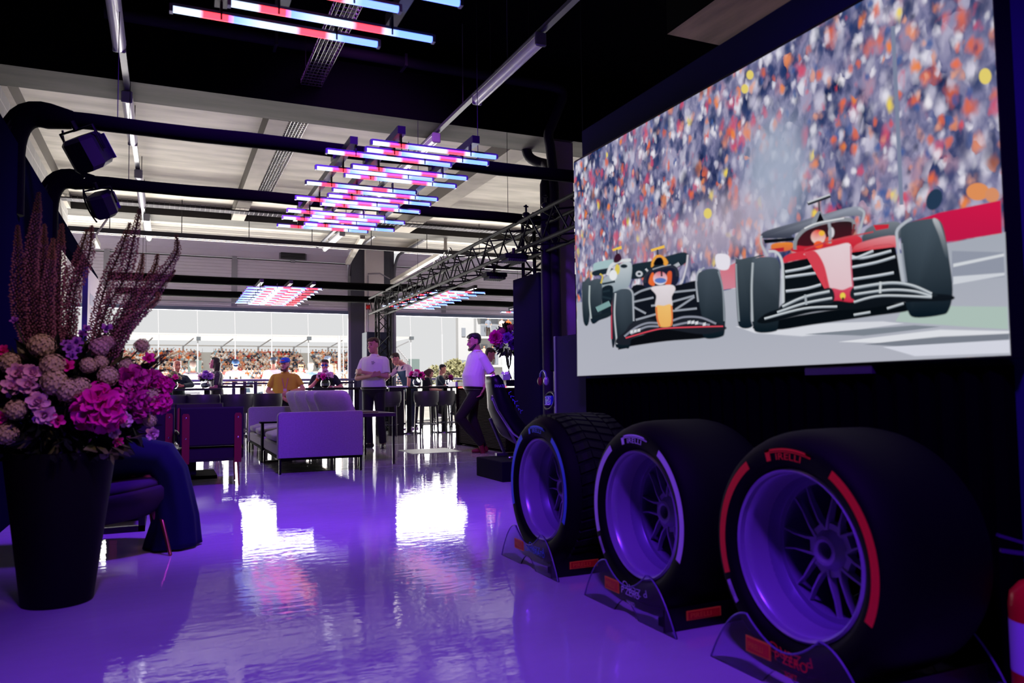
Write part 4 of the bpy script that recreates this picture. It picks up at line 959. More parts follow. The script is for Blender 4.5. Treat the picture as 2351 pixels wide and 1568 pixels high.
# ------------------------------------------------------------------ tub bar stools and high tables
stm = mat('charcoal stool leather', '26222e', .5)
def stool(seat=.66):
    t = thing('bar_stool', '', 'stool', (0, 0, 0))
    sh = []
    for z, k in ((seat-.01, .96), (seat+.03, 1.), (seat+.12, 1.02), (seat+.2, 1.0), (seat+.215, .97)):
        sh.append([((.25*k+th)*sin(a), -(.22*k+th)*cos(a), z) for th, a in [(0, rad(-95+190*j/18)) for j in range(19)]+[(-.035, rad(95-190*j/18)) for j in range(19)]])
    M().loft(sh).build('back_shell', stm, t, False, True)
    M().loft([[(.225*k*cos(a), .21*k*sin(a)+.01, z) for a in [2*pi*j/24 for j in range(24)]] for z, k in ((seat-.09, .9), (seat-.06, 1), (seat, 1), (seat+.02, .9), (seat+.025, .1))]).build('seat', stm, t, False, True)
    for sx2 in (-1, 1):
        for sy2 in (-1, 1):
            M().loft([[(sx2*x+q*w, sy2*y+p*w, z) for q, p in ((-1, -1), (1, -1), (1, 1), (-1, 1))] for x, y, z, w in ((.16, .15, seat-.06, .022), (.185, .185, 0, .014))]).build('leg', mat('black stool leg', '0c0a10', .5), t, False)
    fr = M()
    z = .22
    for a, b in (((-.17, -.17), (.17, -.17)), ((.17, -.17), (.17, .17)), ((.17, .17), (-.17, .17)), ((-.17, .17), (-.17, -.17))): fr.bar((*a, z), (*b, z), .02, .016)
    fr.build('foot_rail', mat('foot rail', '55555f', .3, .7), t, False)
    return t
s0 = stool(); G = 'charcoal tub bar stools around the high tables'
spots = [((4.72, 14.75), 0, 'charcoal bar stool facing away at the middle of the right high table'), ((4.02, 15.0), -25, 'charcoal bar stool just right of the man with crossed arms'), ((4.35, 16.1), 175, 'charcoal bar stool on the far side of the right high table by the waiter'), ((5.3, 15.35), 35, 'charcoal bar stool beside the louvred bar end'), ((5.32, 16.6), 95, 'charcoal bar stool the long haired girl sits on'), ((5.82, 17.15), 85, 'charcoal bar stool the dark haired boy sits on'),
         ((.04, 13.0), 0, 'charcoal bar stool back beside the pink flower edge'), ((.52, 13.0), 0, 'charcoal bar stool back directly under the left high table'), ((1.02, 13.05), 20, 'charcoal bar stool back left of the sofa arm'), ((1.36, 14.0), 60, 'leftmost of three charcoal stools behind the sofa'), ((1.52, 13.4), 15, 'middle of three charcoal stools behind the sofa'), ((1.95, 14.55), 0, 'charcoal bar stool under the man in yellow'), ((2.82, 15.45), 0, 'charcoal bar stool under the man in mirrored sunglasses'), ((.2, 17.0), 180, 'charcoal bar stool under the bald man at the left table')]
for i, ((x, y), r, lab) in enumerate(spots):
    if i == 0: s0.location = (x, y, 0); s0.rotation_euler = (0, 0, rad(r)); s0['label'] = lab; s0['group'] = G
    else: dup(s0, (x, y, 0), rad(r), lab, G)
topm = mat('dark table laminate', '0e0e14', .25)
def high_table(label, x0, x1, y0, y1, z, legs, base=None):
    t = thing('high_table', label, 'table', ((x0+x1)/2, (y0+y1)/2, 0), group='dark high tables near the railing')
    M().box((x0, y0, z-.045), (x1, y1, z), ch=.008).build('tabletop', topm, t)
    for (x, y) in legs:
        M().box((x-.045, y-.045, .02), (x+.045, y+.045, z-.04)).build('leg', topm, t)
        M().lathe([(.001, .028), (.27, .026), (.28, .012), (.28, 0), (.001, 0)], 32, 'z', (x, y, 0)).build('foot_plate', mat('foot plate steel', '50505a', .25, .8), t, smooth=True)
    return t
high_table('dark high table on the left with two vases of flowers', -.2, .98, 16.2, 16.8, .985, [(.15, 16.5), (.72, 16.5)])
high_table('dark high table on the right with a pink flower vase', 4.15, 5.6, 15.25, 15.95, .972, [(4.6, 15.6), (5.4, 15.6)])
high_table('dark high table the two men with caps and sunglasses lean on', 2.32, 3.6, 14.72, 15.1, .965, [(2.55, 14.9), (3.35, 14.9)])
high_table('dark high table edge beside the patterned dress', 1.0, 1.6, 16.4, 16.75, 1.03, [(1.4, 16.6)])
t = thing('tablet_stand', 'pale tray corner standing at the left end of the right table', 'tray', (4.1, 15.1, .9)); M().box((3.98, 15.0, .955), (4.42, 15.2, .985)).build('tray_top', mat('pale tray', 'b8b4c4', .4), t); M().box((4.05, 15.05, 0), (4.35, 15.15, .955)).build('tray_body', black, t)
# railing at the door line
t = thing('railing', 'dark railing with glass panels along the left garage door', 'railing', (1.5, 17.45, 0))
rm = mat('railing metal', '2c2a3c', .35, .5)
M().tube([(-2.3, 17.45, 1.15), (3.93, 17.45, 1.15)], .028, 10).build('handrail', mat('handrail metal', '6a6488', .3, .6), t, smooth=True)
M().box((-2.3, 17.43, 1.06), (3.93, 17.47, 1.10)).build('top_bar', rm, t)
for x in (-1.2, -.2, .8, 1.30, 1.52, 1.74, 2.6, 3.3, 3.9):
    M().box((x-.035, 17.41, 0), (x+.035, 17.49, 1.12)).build('post', rm, t)
M().box((-2.3, 17.43, .1), (3.93, 17.47, .14)).build('bottom_bar', rm, t)
t = thing('railing', 'dark railing across the right garage door behind the children', 'railing', (6.5, 17.45, 0))
M().tube([(4.9, 17.45, 1.15), (8.5, 17.45, 1.15)], .028, 10).build('handrail', mat('handrail metal', '6a6488', .3, .6), t, smooth=True)
for x in (5.1, 6.2, 7.3, 8.3): M().box((x-.03, 17.42, 0), (x+.03, 17.48, 1.13)).build('post', rm, t)
M().box((4.9, 17.43, .1), (8.5, 17.47, .14)).build('bottom_bar', rm, t)
# ------------------------------------------------------------------ bar counter
t = thing('bar_counter', 'dark louvred bar counter with a red glowing strip', 'bar', (4.6, 11, 0))
XB = 4.34
M().box((XB+.04, 9.9, .02), (5.3, 11.9, .92)).build('carcass', mat('bar carcass', '120a0c', 1., spec=0.), t)
lv = M()
for k in range(40): 
    z = .05+k*.0212
    lv.box((XB, 9.95, z), (XB+.045, 11.85, z+.012))
lv.build('louvre_slats', mat('dark wood louvre', '1a1014', .9, spec=.1), t)
M().box((XB-.012, 11.85, 0), (XB+.06, 11.93, .95)).build('end_post', mat('bar end post', '120a0e', 1., spec=0.), t)
M().box((XB-.005, 9.95, .925), (XB+.02, 11.9, .94)).build('red_light_strip', mat('red led strip', '400000', .4, em='ff2008', es=3.), t)
M().box((XB+.0, 9.9, .945), (5.3, 11.9, 1.03), ch=.006).build('countertop', mat('bar top black', '101016', .2), t)
M().box((XB-.02, 11.93, .95), (5.1, 12.3, 1.03), ch=.004).build('pale_return_top', mat('pale counter panel', 'b4b6c0', .4), t)
M().box((XB+.45, 11.95, 0), (5.0, 12.25, .95)).build('return_base', mat('return base', '141218', 1., spec=0.), t)
t = M().box((3.2, 10.6, .0), (3.95, 11.4, .004)); tag(t.build('floor_grating', mat('floor grate steel', '3a3a44', .4, .6, bump=.8, bscale=90)), 'dark perforated drain grating in the floor beside the bar', 'grating')
# ------------------------------------------------------------------ flowers
pinkm = mat('magenta petals', 'e41ca4', .6, noise=.15, nscale=40); pink2 = mat('pale pink petals', 'e8b8d8', .6, noise=.1, nscale=40)
pink3 = mat('deep pink petals', 'c02a90', .6, noise=.2, nscale=40); cream = mat('cream green florets', 'c2bc94', .7, noise=.15, nscale=50)
lilac = mat('lilac petals', '9a5ac8', .6); leafm = mat('dark leaves', '14201a', .5, noise=.3, nscale=20); leafg = mat('olive leaves', '5a6a34', .5); stemm = mat('stems', '33402a', .6)
spk = mat('spike florets', '9c7080', .8, noise=.25, nscale=60); spk2 = mat('spike tips', '96705c', .8)
rf = random.Random(11)
def frame(n):
    n = V(n).normalized(); a = n.orthogonal().normalized(); return n, a, n.cross(a)
def petal(mb, c, ax, rd, L, W, tilt, curl, mi=0):
    """petal leaving c; ax flower axis, rd radial direction, tilt from axis"""
    tg = ax.cross(rd); pts = []
    p = V(c); a = tilt
    for i in range(6):
        w = W*(.42, .8, 1.0, 1.04, .88, .5)[i]; d = ax*cos(a)+rd*sin(a)
        nn = rd*cos(a)-ax*sin(a)
        pts.append([p+tg*w*s_/2-nn*w*.2*s_*s_+nn*w*.05*sin(9*s_+i) for s_ in (-1, -.5, 0, .5, 1)])
        p = p+d*L/5; a += curl/5
    mb.loft(pts, mi, caps=False, closed=False)
def bloom(mb, c, n, R, rings, mi=0, ruff=.15):
    ax, a, b = frame(n); c = V(c)-ax*R*.5
    for k, (cnt, tilt, L, W, curl) in enumerate(rings):
        for j in range(cnt):
            an = 2*pi*(j+.5*(k % 2))/cnt+rf.uniform(-.15, .15); rd = a*cos(an)+b*sin(an)
            petal(mb, c+rd*R*.08, ax, rd, L*R*rf.uniform(1-ruff, 1+ruff), W*R, rad(tilt+rf.uniform(-8, 8)), rad(curl+rf.uniform(-20, 20)), mi)
BIG = [(6, 5, .85, .36, -30), (9, 16, .95, .4, -20), (11, 27, 1.02, .42, -10), (13, 38, 1.08, .44, 0), (15, 50, 1.12, .46, 8), (16, 62, 1.15, .48, 10), (17, 74, 1.15, .5, 12), (17, 86, 1.12, .5, 14), (16, 100, 1.05, .48, 10), (14, 114, .95, .45, 5)]
PEONY = [(6, 8, 1.0, .5, -25), (8, 22, 1.15, .6, -10), (10, 38, 1.2, .65, 5), (11, 55, 1.25, .7, 10), (12, 72, 1.25, .7, 15), (12, 90, 1.2, .7, 10), (10, 108, 1.05, .6, 5)]
ROSE = [(4, 8, 1.1, .55, -20), (5, 22, 1.25, .75, 10), (6, 42, 1.3, .85, 25), (7, 62, 1.2, .85, 35)]
SMALL = [(4, 15, 1.1, .6, 0), (5, 45, 1.2, .8, 30)]
def ball(mb, c, R, n=70, mi=0):
    c = V(c)
    mb.ell(c, (R*.82,)*3, 10, 7, mi)
    for k in range(n):
        z = 1-2*(k+.5)/n; ph = k*2.39996; r = sqrt(1-z*z); d = V((r*cos(ph), r*sin(ph), z)); _, a, b = frame(d)
        p = c+d*R*rf.uniform(.88, 1.02); s = R*.19
        for q in range(4):
            an = q*pi/2+rf.uniform(0, 1); u = a*cos(an)+b*sin(an); v = d.cross(u)
            mb.add([p-d*s*.3, p+u*s*.7+v*s*.5+d*s*.1, p+u*s*1.25+d*s*.05, p+u*s*.7-v*s*.5+d*s*.1], [(0, 1, 2, 3)], mi)
def ruffle(mb, c, ax0, R, n, mi=0):
    c = V(c); mb.ell(c, (R*.55,)*3, 10, 7, mi)
    for k in range(n):
        z = 1-2*(k+.5)/n; ph = k*2.39996; r = sqrt(1-z*z); d = V((r*cos(ph), r*sin(ph), z))
        if d.dot(V(ax0)) < -.45: continue
        _, a, b = frame(d); an = rf.uniform(0, 6.28); rd = a*cos(an)+b*sin(an)
        petal(mb, c+d*R*rf.uniform(.45, .6), d, rd, R*rf.uniform(.5, .68), R*rf.uniform(.42, .6), rad(rf.uniform(2, 30)), rad(rf.uniform(10, 75)), mi)
def leaf(mb, p, d, L, W, mi=0):
    d = V(d).normalized(); up = d.orthogonal().normalized(); up.rotate(Matrix.Rotation(rf.uniform(0, 6.28), 3, d)); s = d.cross(up)
    p = V(p); A_ = [p, p+d*L*.35+s*W*.5+up*W*.12, p+d*L*.75+s*W*.35+up*W*.1, p+d*L-up*W*.1, p+d*L*.75-s*W*.35+up*W*.1, p+d*L*.35-s*W*.5+up*W*.12, p+d*L*.4]
    mb.add(A_, [(0, 1, 6), (1, 2, 6), (2, 3, 6), (3, 4, 6), (4, 5, 6), (5, 0, 6)], mi)
# big arrangement
pot = thing('planter', 'tall black tapered planter in the left foreground', 'planter', (-.43, 4.0, 0))
M().lathe([(.001, .0), (.138, .0), (.142, .01), (.222, .655), (.225, .665), (.21, .665), (.205, .64), (.20, .60), (.001, .60)], 56, 'z', (-.43, 4.0, 0)).build('pot', mat('black planter', '060609', .7, spec=.2), pot, smooth=True)
arr = thing('flower_arrangement', 'huge pink and cream flower arrangement with tall spikes in the black planter', 'flowers', (-.43, 4.0, .6))
M().lathe([(.001, .605), (.198, .605), (.198, .64), (.001, .65)], 24, 'z', (-.43, 4.0, 0)).build('flower_foam', mat('flower foam', '1a2418', .9), arr)
z2 = lambda x, y: (x/3.918, 720+y/3.918)
def at2(x, y, Y): return pY(*z2(x, y), Y)
CEN = V((-.43, 4.02, .86))
def place(kind, m_, lst, nm, Yf=None):
    for (x, y, r) in lst:
        R = r/3.918*3.9/FPX*1.04
        c0 = at2(x, y, 3.9); d = sqrt(((c0.x-CEN.x)/.36)**2+((c0.z-CEN.z)/.34)**2)
        Y = 4.0-.27*sqrt(max(.02, 1-min(d, .98)**2)) if Yf is None else Yf
        c = at2(x, y, Y); n = (c-CEN); n.y -= .12; n = n.normalized(); n = (n+V((0, -.9, .15))).normalized()
        mb = M()
        if kind == 'ball': ball(mb, c, R)
        elif kind == 'ruffle': ruffle(mb, c, n, R, 130 if R > .08 else 80)
        else: bloom(mb, c, n, R, kind)
        mb.tube(bez(c-n*R*.5, (c+CEN)/2-V((0, 0, .06)), (-.43+rf.uniform(-.08, .08), 4.0+rf.uniform(-.08, .08), .63), 5), .004, 5, 1)
        mb.build(nm, [m_, stemm], arr, smooth='all' if kind == 'ball' else True)
place('ball', cream, [(375, 290, 95), (85, 440, 75), (475, 470, 90), (490, 620, 95), (620, 690, 85), (725, 665, 75), (795, 465, 60), (905, 440, 55), (1140, 475, 60), (970, 565, 75), (140, 865, 75), (1365, 735, 80), (1345, 960, 55), (1275, 290, 60), (60, 1080, 80)], 'snowball_bloom')
place('ball', mat('pinkish florets', 'b89aa8', .7), [(890, 310, 75), (960, 260, 60)], 'snowball_bloom')
place(ROSE, pink2, [(165, 540, 70), (290, 530, 55), (110, 650, 60), (250, 640, 60), (340, 795, 62), (400, 915, 65), (1130, 955, 48), (1375, 1080, 45), (1030, 1070, 38)], 'rose_bloom')
place('ruffle', pinkm, [(890, 850, 178)], 'peony_bloom'); place('ruffle', pinkm, [(1470, 640, 78), (1430, 800, 95)], 'peony_bloom')
place('ruffle', pink3, [(1190, 600, 115), (1210, 760, 100), (1360, 600, 90), (1250, 880, 80)], 'peony_bloom')
place(SMALL, pinkm, [(520, 960, 48), (610, 470, 48), (1335, 400, 50), (25, 930, 45), (1060, 1150, 40), (30, 330, 45)], 'small_bloom')
place(SMALL, lilac, [(690, 250, 42), (740, 180, 36), (620, 310, 40), (590, 270, 34), (960, 130, 42), (700, 330, 34), (650, 380, 36), (130, 60, 30), (780, 130, 30)], 'small_bloom')
lv = M()
for k in range(1500):
    u = rf.uniform(0, 6.28); w = rf.uniform(-.75, 1); s = sqrt(1-w*w); rr_ = rf.uniform(.45, .93)
    d = V((s*cos(u), s*sin(u), w)); p = CEN+V((d.x*.36, d.y*.28, d.z*.29))*rr_
    leaf(lv, p, d+V((rf.uniform(-.6, .6), rf.uniform(-.6, .6), rf.uniform(-.5, .5))), rf.uniform(.05, .11), rf.uniform(.02, .045), 0 if rf.random() < .9 else 1)
for (x, y) in ((900, 1230), (1010, 1200), (1060, 1140), (1150, 1120), (960, 1270), (1040, 1230), (870, 1190), (1010, 1270)):
    c = at2(x, y, 3.78); leaf(lv, c, (rf.uniform(-1, 1), -.4, rf.uniform(-.8, .3)), .07, .055, 1)
for k in range(60):
    a = rf.uniform(0, 6.28); r = rf.uniform(.1, .24); leaf(lv, (-.43+r*cos(a), 4+r*sin(a), .66), (cos(a), sin(a), -.3), rf.uniform(.06, .12), .04, 0)
o = lv.build('foliage', [leafm, leafg], arr); o['kind'] = 'stuff'
z1 = lambda x, y: (x/3.918, 420+y/3.918)
def spike(pts, Y, w=.027):
    P3 = [pY(*z1(x, y), Y) for x, y in pts]; P3.append(V((-.43+rf.uniform(-.07, .07), 4.0+rf.uniform(-.05, .08), .62)))
    path = []
    n = len(P3)
    for i in range(n-1):
        a, b, c, d = P3[max(i-1, 0)], P3[i], P3[i+1], P3[min(i+2, n-1)]
        for k in range(10):
            t = k/10; path.append(.5*((2*b)+(c-a)*t+(2*a-5*b+4*c-d)*t*t+(3*b-a-3*c+d)*t**3))
    path.append(P3[-1])
    mb = M().tube(path, .0045, 6, 1)
    L = [0]
    for a, b in zip(path, path[1:]): L.append(L[-1]+(b-a).length)
    tot = min(L[-1]*.86, .78); cnt = int(tot*900); ph = 0
    for k in range(cnt):
        s = tot*(k/cnt)**.93
        i = max(j for j in range(len(L)) if L[j] <= s); i = min(i, len(path)-2)
        p = path[i].lerp(path[i+1], (s-L[i])/max(L[i+1]-L[i], 1e-6)); t = (path[i+1]-path[i]).normalized()
        ph += 2.39996; a = t.orthogonal().normalized(); b = t.cross(a); rd = a*cos(ph)+b*sin(ph)
        e = min(1, .22+s/.26); out_ = w*e*rf.uniform(.75, 1.1); q = p+rd*out_-t*out_*.35
        sz = .0047*(.55+.45*e)*rf.uniform(.8, 1.2); sd = t.cross(rd)
        mb.add([p+rd*.003, q+sd*sz-rd*sz*.3, q+rd*sz*1.6, q-sd*sz-rd*sz*.3, q-t*sz, q+t*sz*1.3], [(0, 1, 3), (1, 2, 3), (1, 4, 2), (4, 3, 2), (1, 2, 5), (5, 2, 3)], 0 if s > .1 else 2)
    mb.build('flower_spike', [spk, stemm, spk2], arr)
for pts, Y in (([(160, 380), (165, 800), (190, 1250)], 4.08), ([(350, 85), (330, 300), (285, 700), (300, 1200)], 4.05), ([(400, 370), (385, 700), (370, 1100)], 4.12), ([(480, 500), (450, 800), (430, 1200)], 4.0), ([(555, 370), (540, 700), (490, 1300)], 4.08),
               ([(825, 385), (800, 650), (690, 900), (640, 1250)], 4.06), ([(785, 420), (700, 700), (630, 1000), (610, 1300)], 4.12), ([(1258, 235), (1215, 450), (1120, 850), (920, 1250)], 4.05), ([(1170, 360), (1080, 620), (960, 900), (860, 1300)], 4.12), ([(1285, 640), (1260, 800), (1150, 1100), (980, 1400)], 4.02),
               ([(1418, 640), (1380, 800), (1230, 1050), (1000, 1400)], 4.1), ([(1585, 470), (1590, 620), (1480, 800), (1270, 1050), (1050, 1450)], 4.03), ([(1572, 785), (1480, 900), (1290, 1130), (1080, 1420)], 4.1), ([(1415, 985), (1420, 1050), (1330, 1130), (1080, 1400)], 3.98), ([(225, 640), (250, 900), (262, 1250)], 4.15), ([(600, 760), (560, 1000), (520, 1350)], 4.15)):
    spike(pts, Y)
g = M()
for k in range(26):
    e = at2(1400+rf.uniform(0, 210), 300+rf.uniform(0, 240), 4.02+rf.uniform(-.05, .05)); b_ = at2(1300+rf.uniform(-60, 40), 560, 4.05)
    g.tube(bez(b_, (b_+e)/2+V((0, 0, .02)), e, 5), [.0028, .0035, .0032, .0026, .0018, .0006], 4)
g.build('grass_spray', mat('dark bronze grass', '2a1c14', .5), arr)
# vases with bouquets
glass = mat('vase glass', 'eef0f6', .03, trans=1., ior=1.3)
def bouquet(label, pos, s, cols, n=7, vase='round', mats=None):
    t = thing('flower_vase', label, 'vase', pos, group='small flower vases on the tables')
    x, y, z = pos
    pr = [(.001, .0), (.045, .0), (.07, .03), (.075, .07), (.055, .12), (.045, .135), (.042, .13), (.05, .115), (.068, .07), (.062, .03), (.001, .012)]
    M().lathe([(r*s, h*s) for r, h in pr], 24, 'z', pos).build('glass_bowl', glass, t, smooth=True)
    M().lathe([(.001, .014*s), (.06*s, .03*s), (.066*s, .065*s), (.001, .066*s)], 20, 'z', pos).build('water', mat('vase water', '6a7488', .1), t, smooth=True)
    lf = M()
    for k in range(50):
        a = rf.uniform(0, 6.28); leaf(lf, (x+.03*s*cos(a), y+.03*s*sin(a), z+.13*s), (cos(a), sin(a), rf.uniform(-.2, 1.2)), rf.uniform(.06, .12)*s, .04*s)
    lf.build('leaves', leafm, t)
    for k in range(n):
        a = 2*pi*k/(n-1) if k else 0; r = .085*s if k else 0
        c = (x+r*cos(a), y+r*sin(a)*.8, z+(.19 if k else .25)*s+rf.uniform(-.02, .02)*s)
        mb = M(); nn = V((cos(a)*r/s*8, sin(a)*r/s*8-.5, .8)); bloom(mb, c, nn, rf.uniform(.04, .055)*s, ROSE if k % 3 else PEONY[:5]); mb.tube([c, (x, y, z+.05*s)], .003*s, 4, 1)
        mb.build('bloom', [cols[k % len(cols)], stemm], t, smooth=True)
bouquet('round glass vase of pink roses in front of the man in sunglasses', (2.76, 14.9, .965), 1.25, [pink2, pinkm, pink2])
bouquet('round glass vase of lilac flowers beside the patterned dress woman', (.70, 16.4, .985), 1.25, [lilac, pink2, lilac], 8)
bouquet('round glass vase of cream and magenta flowers at the left table', (.12, 16.35, .985), 1.15, [cream, pinkm, cream], 6)
bouquet('round glass vase of pink peonies on the right high table', (4.78, 15.55, .972), 1.35, [pinkm, pink2, pinkm], 7)
bouquet('low flower vase on the pale counter beside the boy', (5.6, 15.9, .985), 1.0, [cream, pink3, cream], 6)
bouquet('pink flower vase peeking out behind the crossed arms man', (3.95, 15.5, .95), 1.2, [pinkm, pink2], 5)
t = thing('side_counter', 'pale counter top at the right high table carrying a vase', 'counter', (5.8, 15.9, 0)); M().box((5.45, 15.7, .93), (6.9, 16.3, .985)).build('counter_top', mat('pale counter panel', 'b4b6c0', .4), t); M().box((5.9, 15.8, 0), (6.8, 16.2, .93)).build('counter_body', mat('return base', '1c1a22', .5), t)
t = thing('plinth_column', 'short black plinth under the vase behind the crossed arms man', 'plinth', (3.95, 15.5, 0)); M().box((3.85, 15.38, 0), (4.05, 15.62, .95)).build('plinth_body', black, t)
# tall vase on bar
t = thing('tall_flower_vase', 'tall glass vase of purple flowers on the bar counter', 'vase', (4.82, 10.9, 1.03))
x, y, z = 4.82, 10.9, 1.03
M().lathe([(.001, 0), (.085, 0), (.09, .01), (.10, .38), (.096, .38), (.085, .02), (.001, .018)], 28, 'z', (x, y, z)).build('glass_cylinder', glass, t, smooth=True)
st = M()
for k in range(16):
    a = k*2.4; st.tube([(x+.05*cos(a), y+.05*sin(a), z+.03), (x-.03*cos(a), y-.03*sin(a), z+.25), (x-.06*cos(a), y-.06*sin(a), z+.5)], .006, 5)
st.build('flower_stems', stemm, t)
lf = M()
for k in range(260):
    u = rf.uniform(0, 6.28); w = rf.uniform(-.9, 1); q = sqrt(1-w*w); leaf(lf, (x+.17*q*cos(u), y+.15*q*sin(u), z+.62+.2*w), (q*cos(u), q*sin(u), w), rf.uniform(.06, .12), .04)
lf.build('leaves', leafm, t)
for k in range(16):
    u = k*2.4; w = -.5+1.45*k/16; q = sqrt(max(0, 1-w*w)); c = (x+.2*q*cos(u), y-.02+.18*q*sin(u), z+.62+.22*w); mb = M()
    if k % 3: bloom(mb, c, (q*cos(u), q*sin(u)-.3, w), .07, PEONY[:6])
    else: ball(mb, c, .06)
    mb.build('bloom', [(pink3, lilac, mat('purple florets', '5a2a8a', .6))[k % 3]], t, smooth=True)
mb = M(); bloom(mb, pY(1138, 775, 10.78), (-.6, -1, 0), .085, PEONY); mb.build('bloom', pinkm, t, smooth=True)
t = thing('napkin_box', 'small white box of paper napkins on the bar by the vase', 'box', (4.62, 10.6, 1.03)); M().box((4.57, 10.55, 1.03), (4.69, 10.67, 1.12)).build('box_body', mat('pale box', '9aa6b0', .4), t)
q = M()
for k in range(14): leaf(q, (4.63+rf.uniform(-.04, .04), 10.61+rf.uniform(-.04, .04), 1.11), (rf.uniform(-.5, .5), rf.uniform(-.5, .5), 1), .06, .05)
q.build('napkins', mat('paper white', 'e6e2ea', .8), t)
t = M().lathe([(.001, 0), (.035, 0), (.045, .1), (.042, .1), (.033, .006), (.001, .006)], 20, 'z', (4.47, 10.75, 1.03)); tag(t.build('drinking_glass', glass, smooth=True), 'short clear drinking glass on the bar beside the napkin box', 'glass')
# ------------------------------------------------------------------ people
def fuse(mb, vox=.008, it=6, fac=.5):
    me = mb.mesh('tmp', []); o = bpy.data.objects.new('tmp', me); COL.objects.link(o)
    r = o.modifiers.new('r', 'REMESH'); r.mode = 'VOXEL'; r.voxel_size = vox; r.use_smooth_shade = True
    if it: s = o.modifiers.new('s', 'SMOOTH'); s.iterations = it; s.factor = fac
    dg = bpy.context.evaluated_depsgraph_get(); out_ = bpy.data.meshes.new_from_object(o.evaluated_get(dg))
    bpy.data.objects.remove(o); bpy.data.meshes.remove(me); return out_
HR = [(-.120, .012, .068, .035), (-.112, .032, .086, 0), (-.09, .048, .094, -.03), (-.06, .058, .096, -.055), (-.02, .066, .095, -.078), (.02, .071, .092, -.092), (.06, .0735, .09, -.096), (.09, .066, .076, -.086), (.112, .046, .05, -.06), (.122, .012, .015, -.02)]
TS = [(-.17, .10, .08), (-.06, .165, .112), (.08, .165, .115), (.27, .148, .105), (.5, .165, .118), (.7, .178, .122), (.84, .168, .105), (.94, .11, .08), (1.03, .058, .055)]
eyem = mat('eye dark', '141014', .2); 
def person(label, loc, yaw, h=1.75, J=None, skin='c08a72', hair=('short', '2a1c16'), top=None, bot=None, shoes='101014', extras=(), vox=.009, lean=0., seat=None, wide=1., belly=0., group=None):
    k = h/1.75
    D = dict(pel=(0, 0, .93), chest=(0, 0, 1.25), nck=(0, .012, 1.46), head=(0, -.015, 1.625), shL=(.172*wide, .01, 1.385), elL=(.235*wide, .03, 1.12), wrL=(.23*wide, -.05, .87), fdL=(0, -.15, -1), hipL=(.09, 0, .92), knL=(.10, -.02, .5), anL=(.10, .03, .085), toL=(.02, -1, 0), curl=.5, hy=0, hp=0)
    for q in ('sh', 'el', 'wr', 'fd', 'hip', 'kn', 'an', 'to'): p = D[q+'L']; D[q+'R'] = (-p[0], p[1], p[2])
    if seat is not None:
        dz = seat+.09-.93
        for q in list(D):
            if q in ('pel', 'chest', 'nck', 'head', 'shL', 'shR', 'elL', 'elR', 'wrL', 'wrR', 'hipL', 'hipR'): p = D[q]; D[q] = (p[0], p[1], p[2]+dz)
        for s, q in ((1, 'L'), (-1, 'R')): D['kn'+q] = (s*.13, -.42, seat+.05); D['an'+q] = (s*.12, -.36, seat-.37)
    if lean:
        c, s = cos(lean), sin(lean); pz_ = D['pel'][2]
        for q in ('chest', 'nck', 'head', 'shL', 'shR', 'elL', 'elR', 'wrL', 'wrR'):
            x, y, z = D[q]; z -= pz_; D[q] = (x, y*c-z*s, z*c+y*s+pz_)
    D.update(J or {})
    g = {q: (V(p) if isinstance(p, tuple) else p) for q, p in D.items()}
    side = (g['shL']-g['shR']).normalized()
    def axis(t):
        a, b, c = g['pel'], g['chest'], g['nck']
        if t < 0: return a+(b-a)/.6*t, (b-a).normalized()
        if t > 1: return c+(c-b).normalized()*(t-1)*.53, (c-b).normalized()
        u = t; q = a*(1-u)**2+(b*2-(a+c)*.5)*2*u*(1-u)+c*u*u
        d = ((b*2-(a+c)*.5)-a)*(1-u)+(c-(b*2-(a+c)*.5))*u
        return q, d.normalized()
    def torso(mb, t0, t1, sc=1., add=0., n=20):
        ts = sorted(set([t0, t1]+[t for t, _, _ in TS if t0 < t < t1])); rings = []
        for t in ts:
            for (ta, wa, da), (tb, wb, db) in zip(TS, TS[1:]):
                if ta <= t <= tb: u = (t-ta)/(tb-ta); w_, d_ = wa+(wb-wa)*u, da+(db-da)*u; break
            c, ax = axis(t); f = side.cross(ax).normalized(); sd = ax.cross(f)*-1
            sd = side-ax*side.dot(ax); sd.normalize(); f = sd.cross(ax).normalized()*-1
            if f.y > 0 and abs(f.y) > .2: pass
            bl = belly*max(0, 1-abs(t-.25)/.35)
            w2, d2 = w_*wide*sc+add+bl*.3, d_*sc+add+bl*.5
            f = ax.cross(sd)  # points forward (-Y) for +X side, +Z axis
            f = -f if f.dot(V((0, -1, 0))) < 0 and abs(f.y) > .3 else f
            rings.append([c+sd*w2*cos(2*pi*j/n)+f*(d2*sin(2*pi*j/n)+bl*.5) for j in range(n)])
        mb.loft(rings)
    # head frame
    ye, pe = g['hy'], g['hp']
    F_ = V((sin(ye)*cos(pe), -cos(ye)*cos(pe), -sin(pe))); Lx = V((cos(ye), sin(ye), 0)); U = Lx.cross(F_)*-1 if Lx.cross(F_).z < 0 else Lx.cross(F_)
    hc = g['head']; HP = lambda x, y, z: hc+Lx*x+F_*y+U*z
    def headrings(off=0., test=None, n=24):
        rs = []
        for (z, hw, fr, bk) in HR:
            q = []
            for j in range(n):
                a = 2*pi*j/n; m_ = (fr+bk)/2; hf = (fr-bk)/2
                x, y = (hw+off)*cos(a), m_+(hf+off)*sin(a); zz = z+(off*z/.12)
                if test and test(x, y, z): x, y, zz = hw*.72*cos(a), m_+hf*.72*sin(a), z*.85
                q.append(HP(x, y, zz))
            rs.append(q)
        return rs
    b = M(); torso(b, -.17, 1.03)
    b.loft(headrings()); b.rc(g['nck']-(g['nck']-hc).normalized()*-.05, HP(0, -.02, -.06), .056, .054, 12)
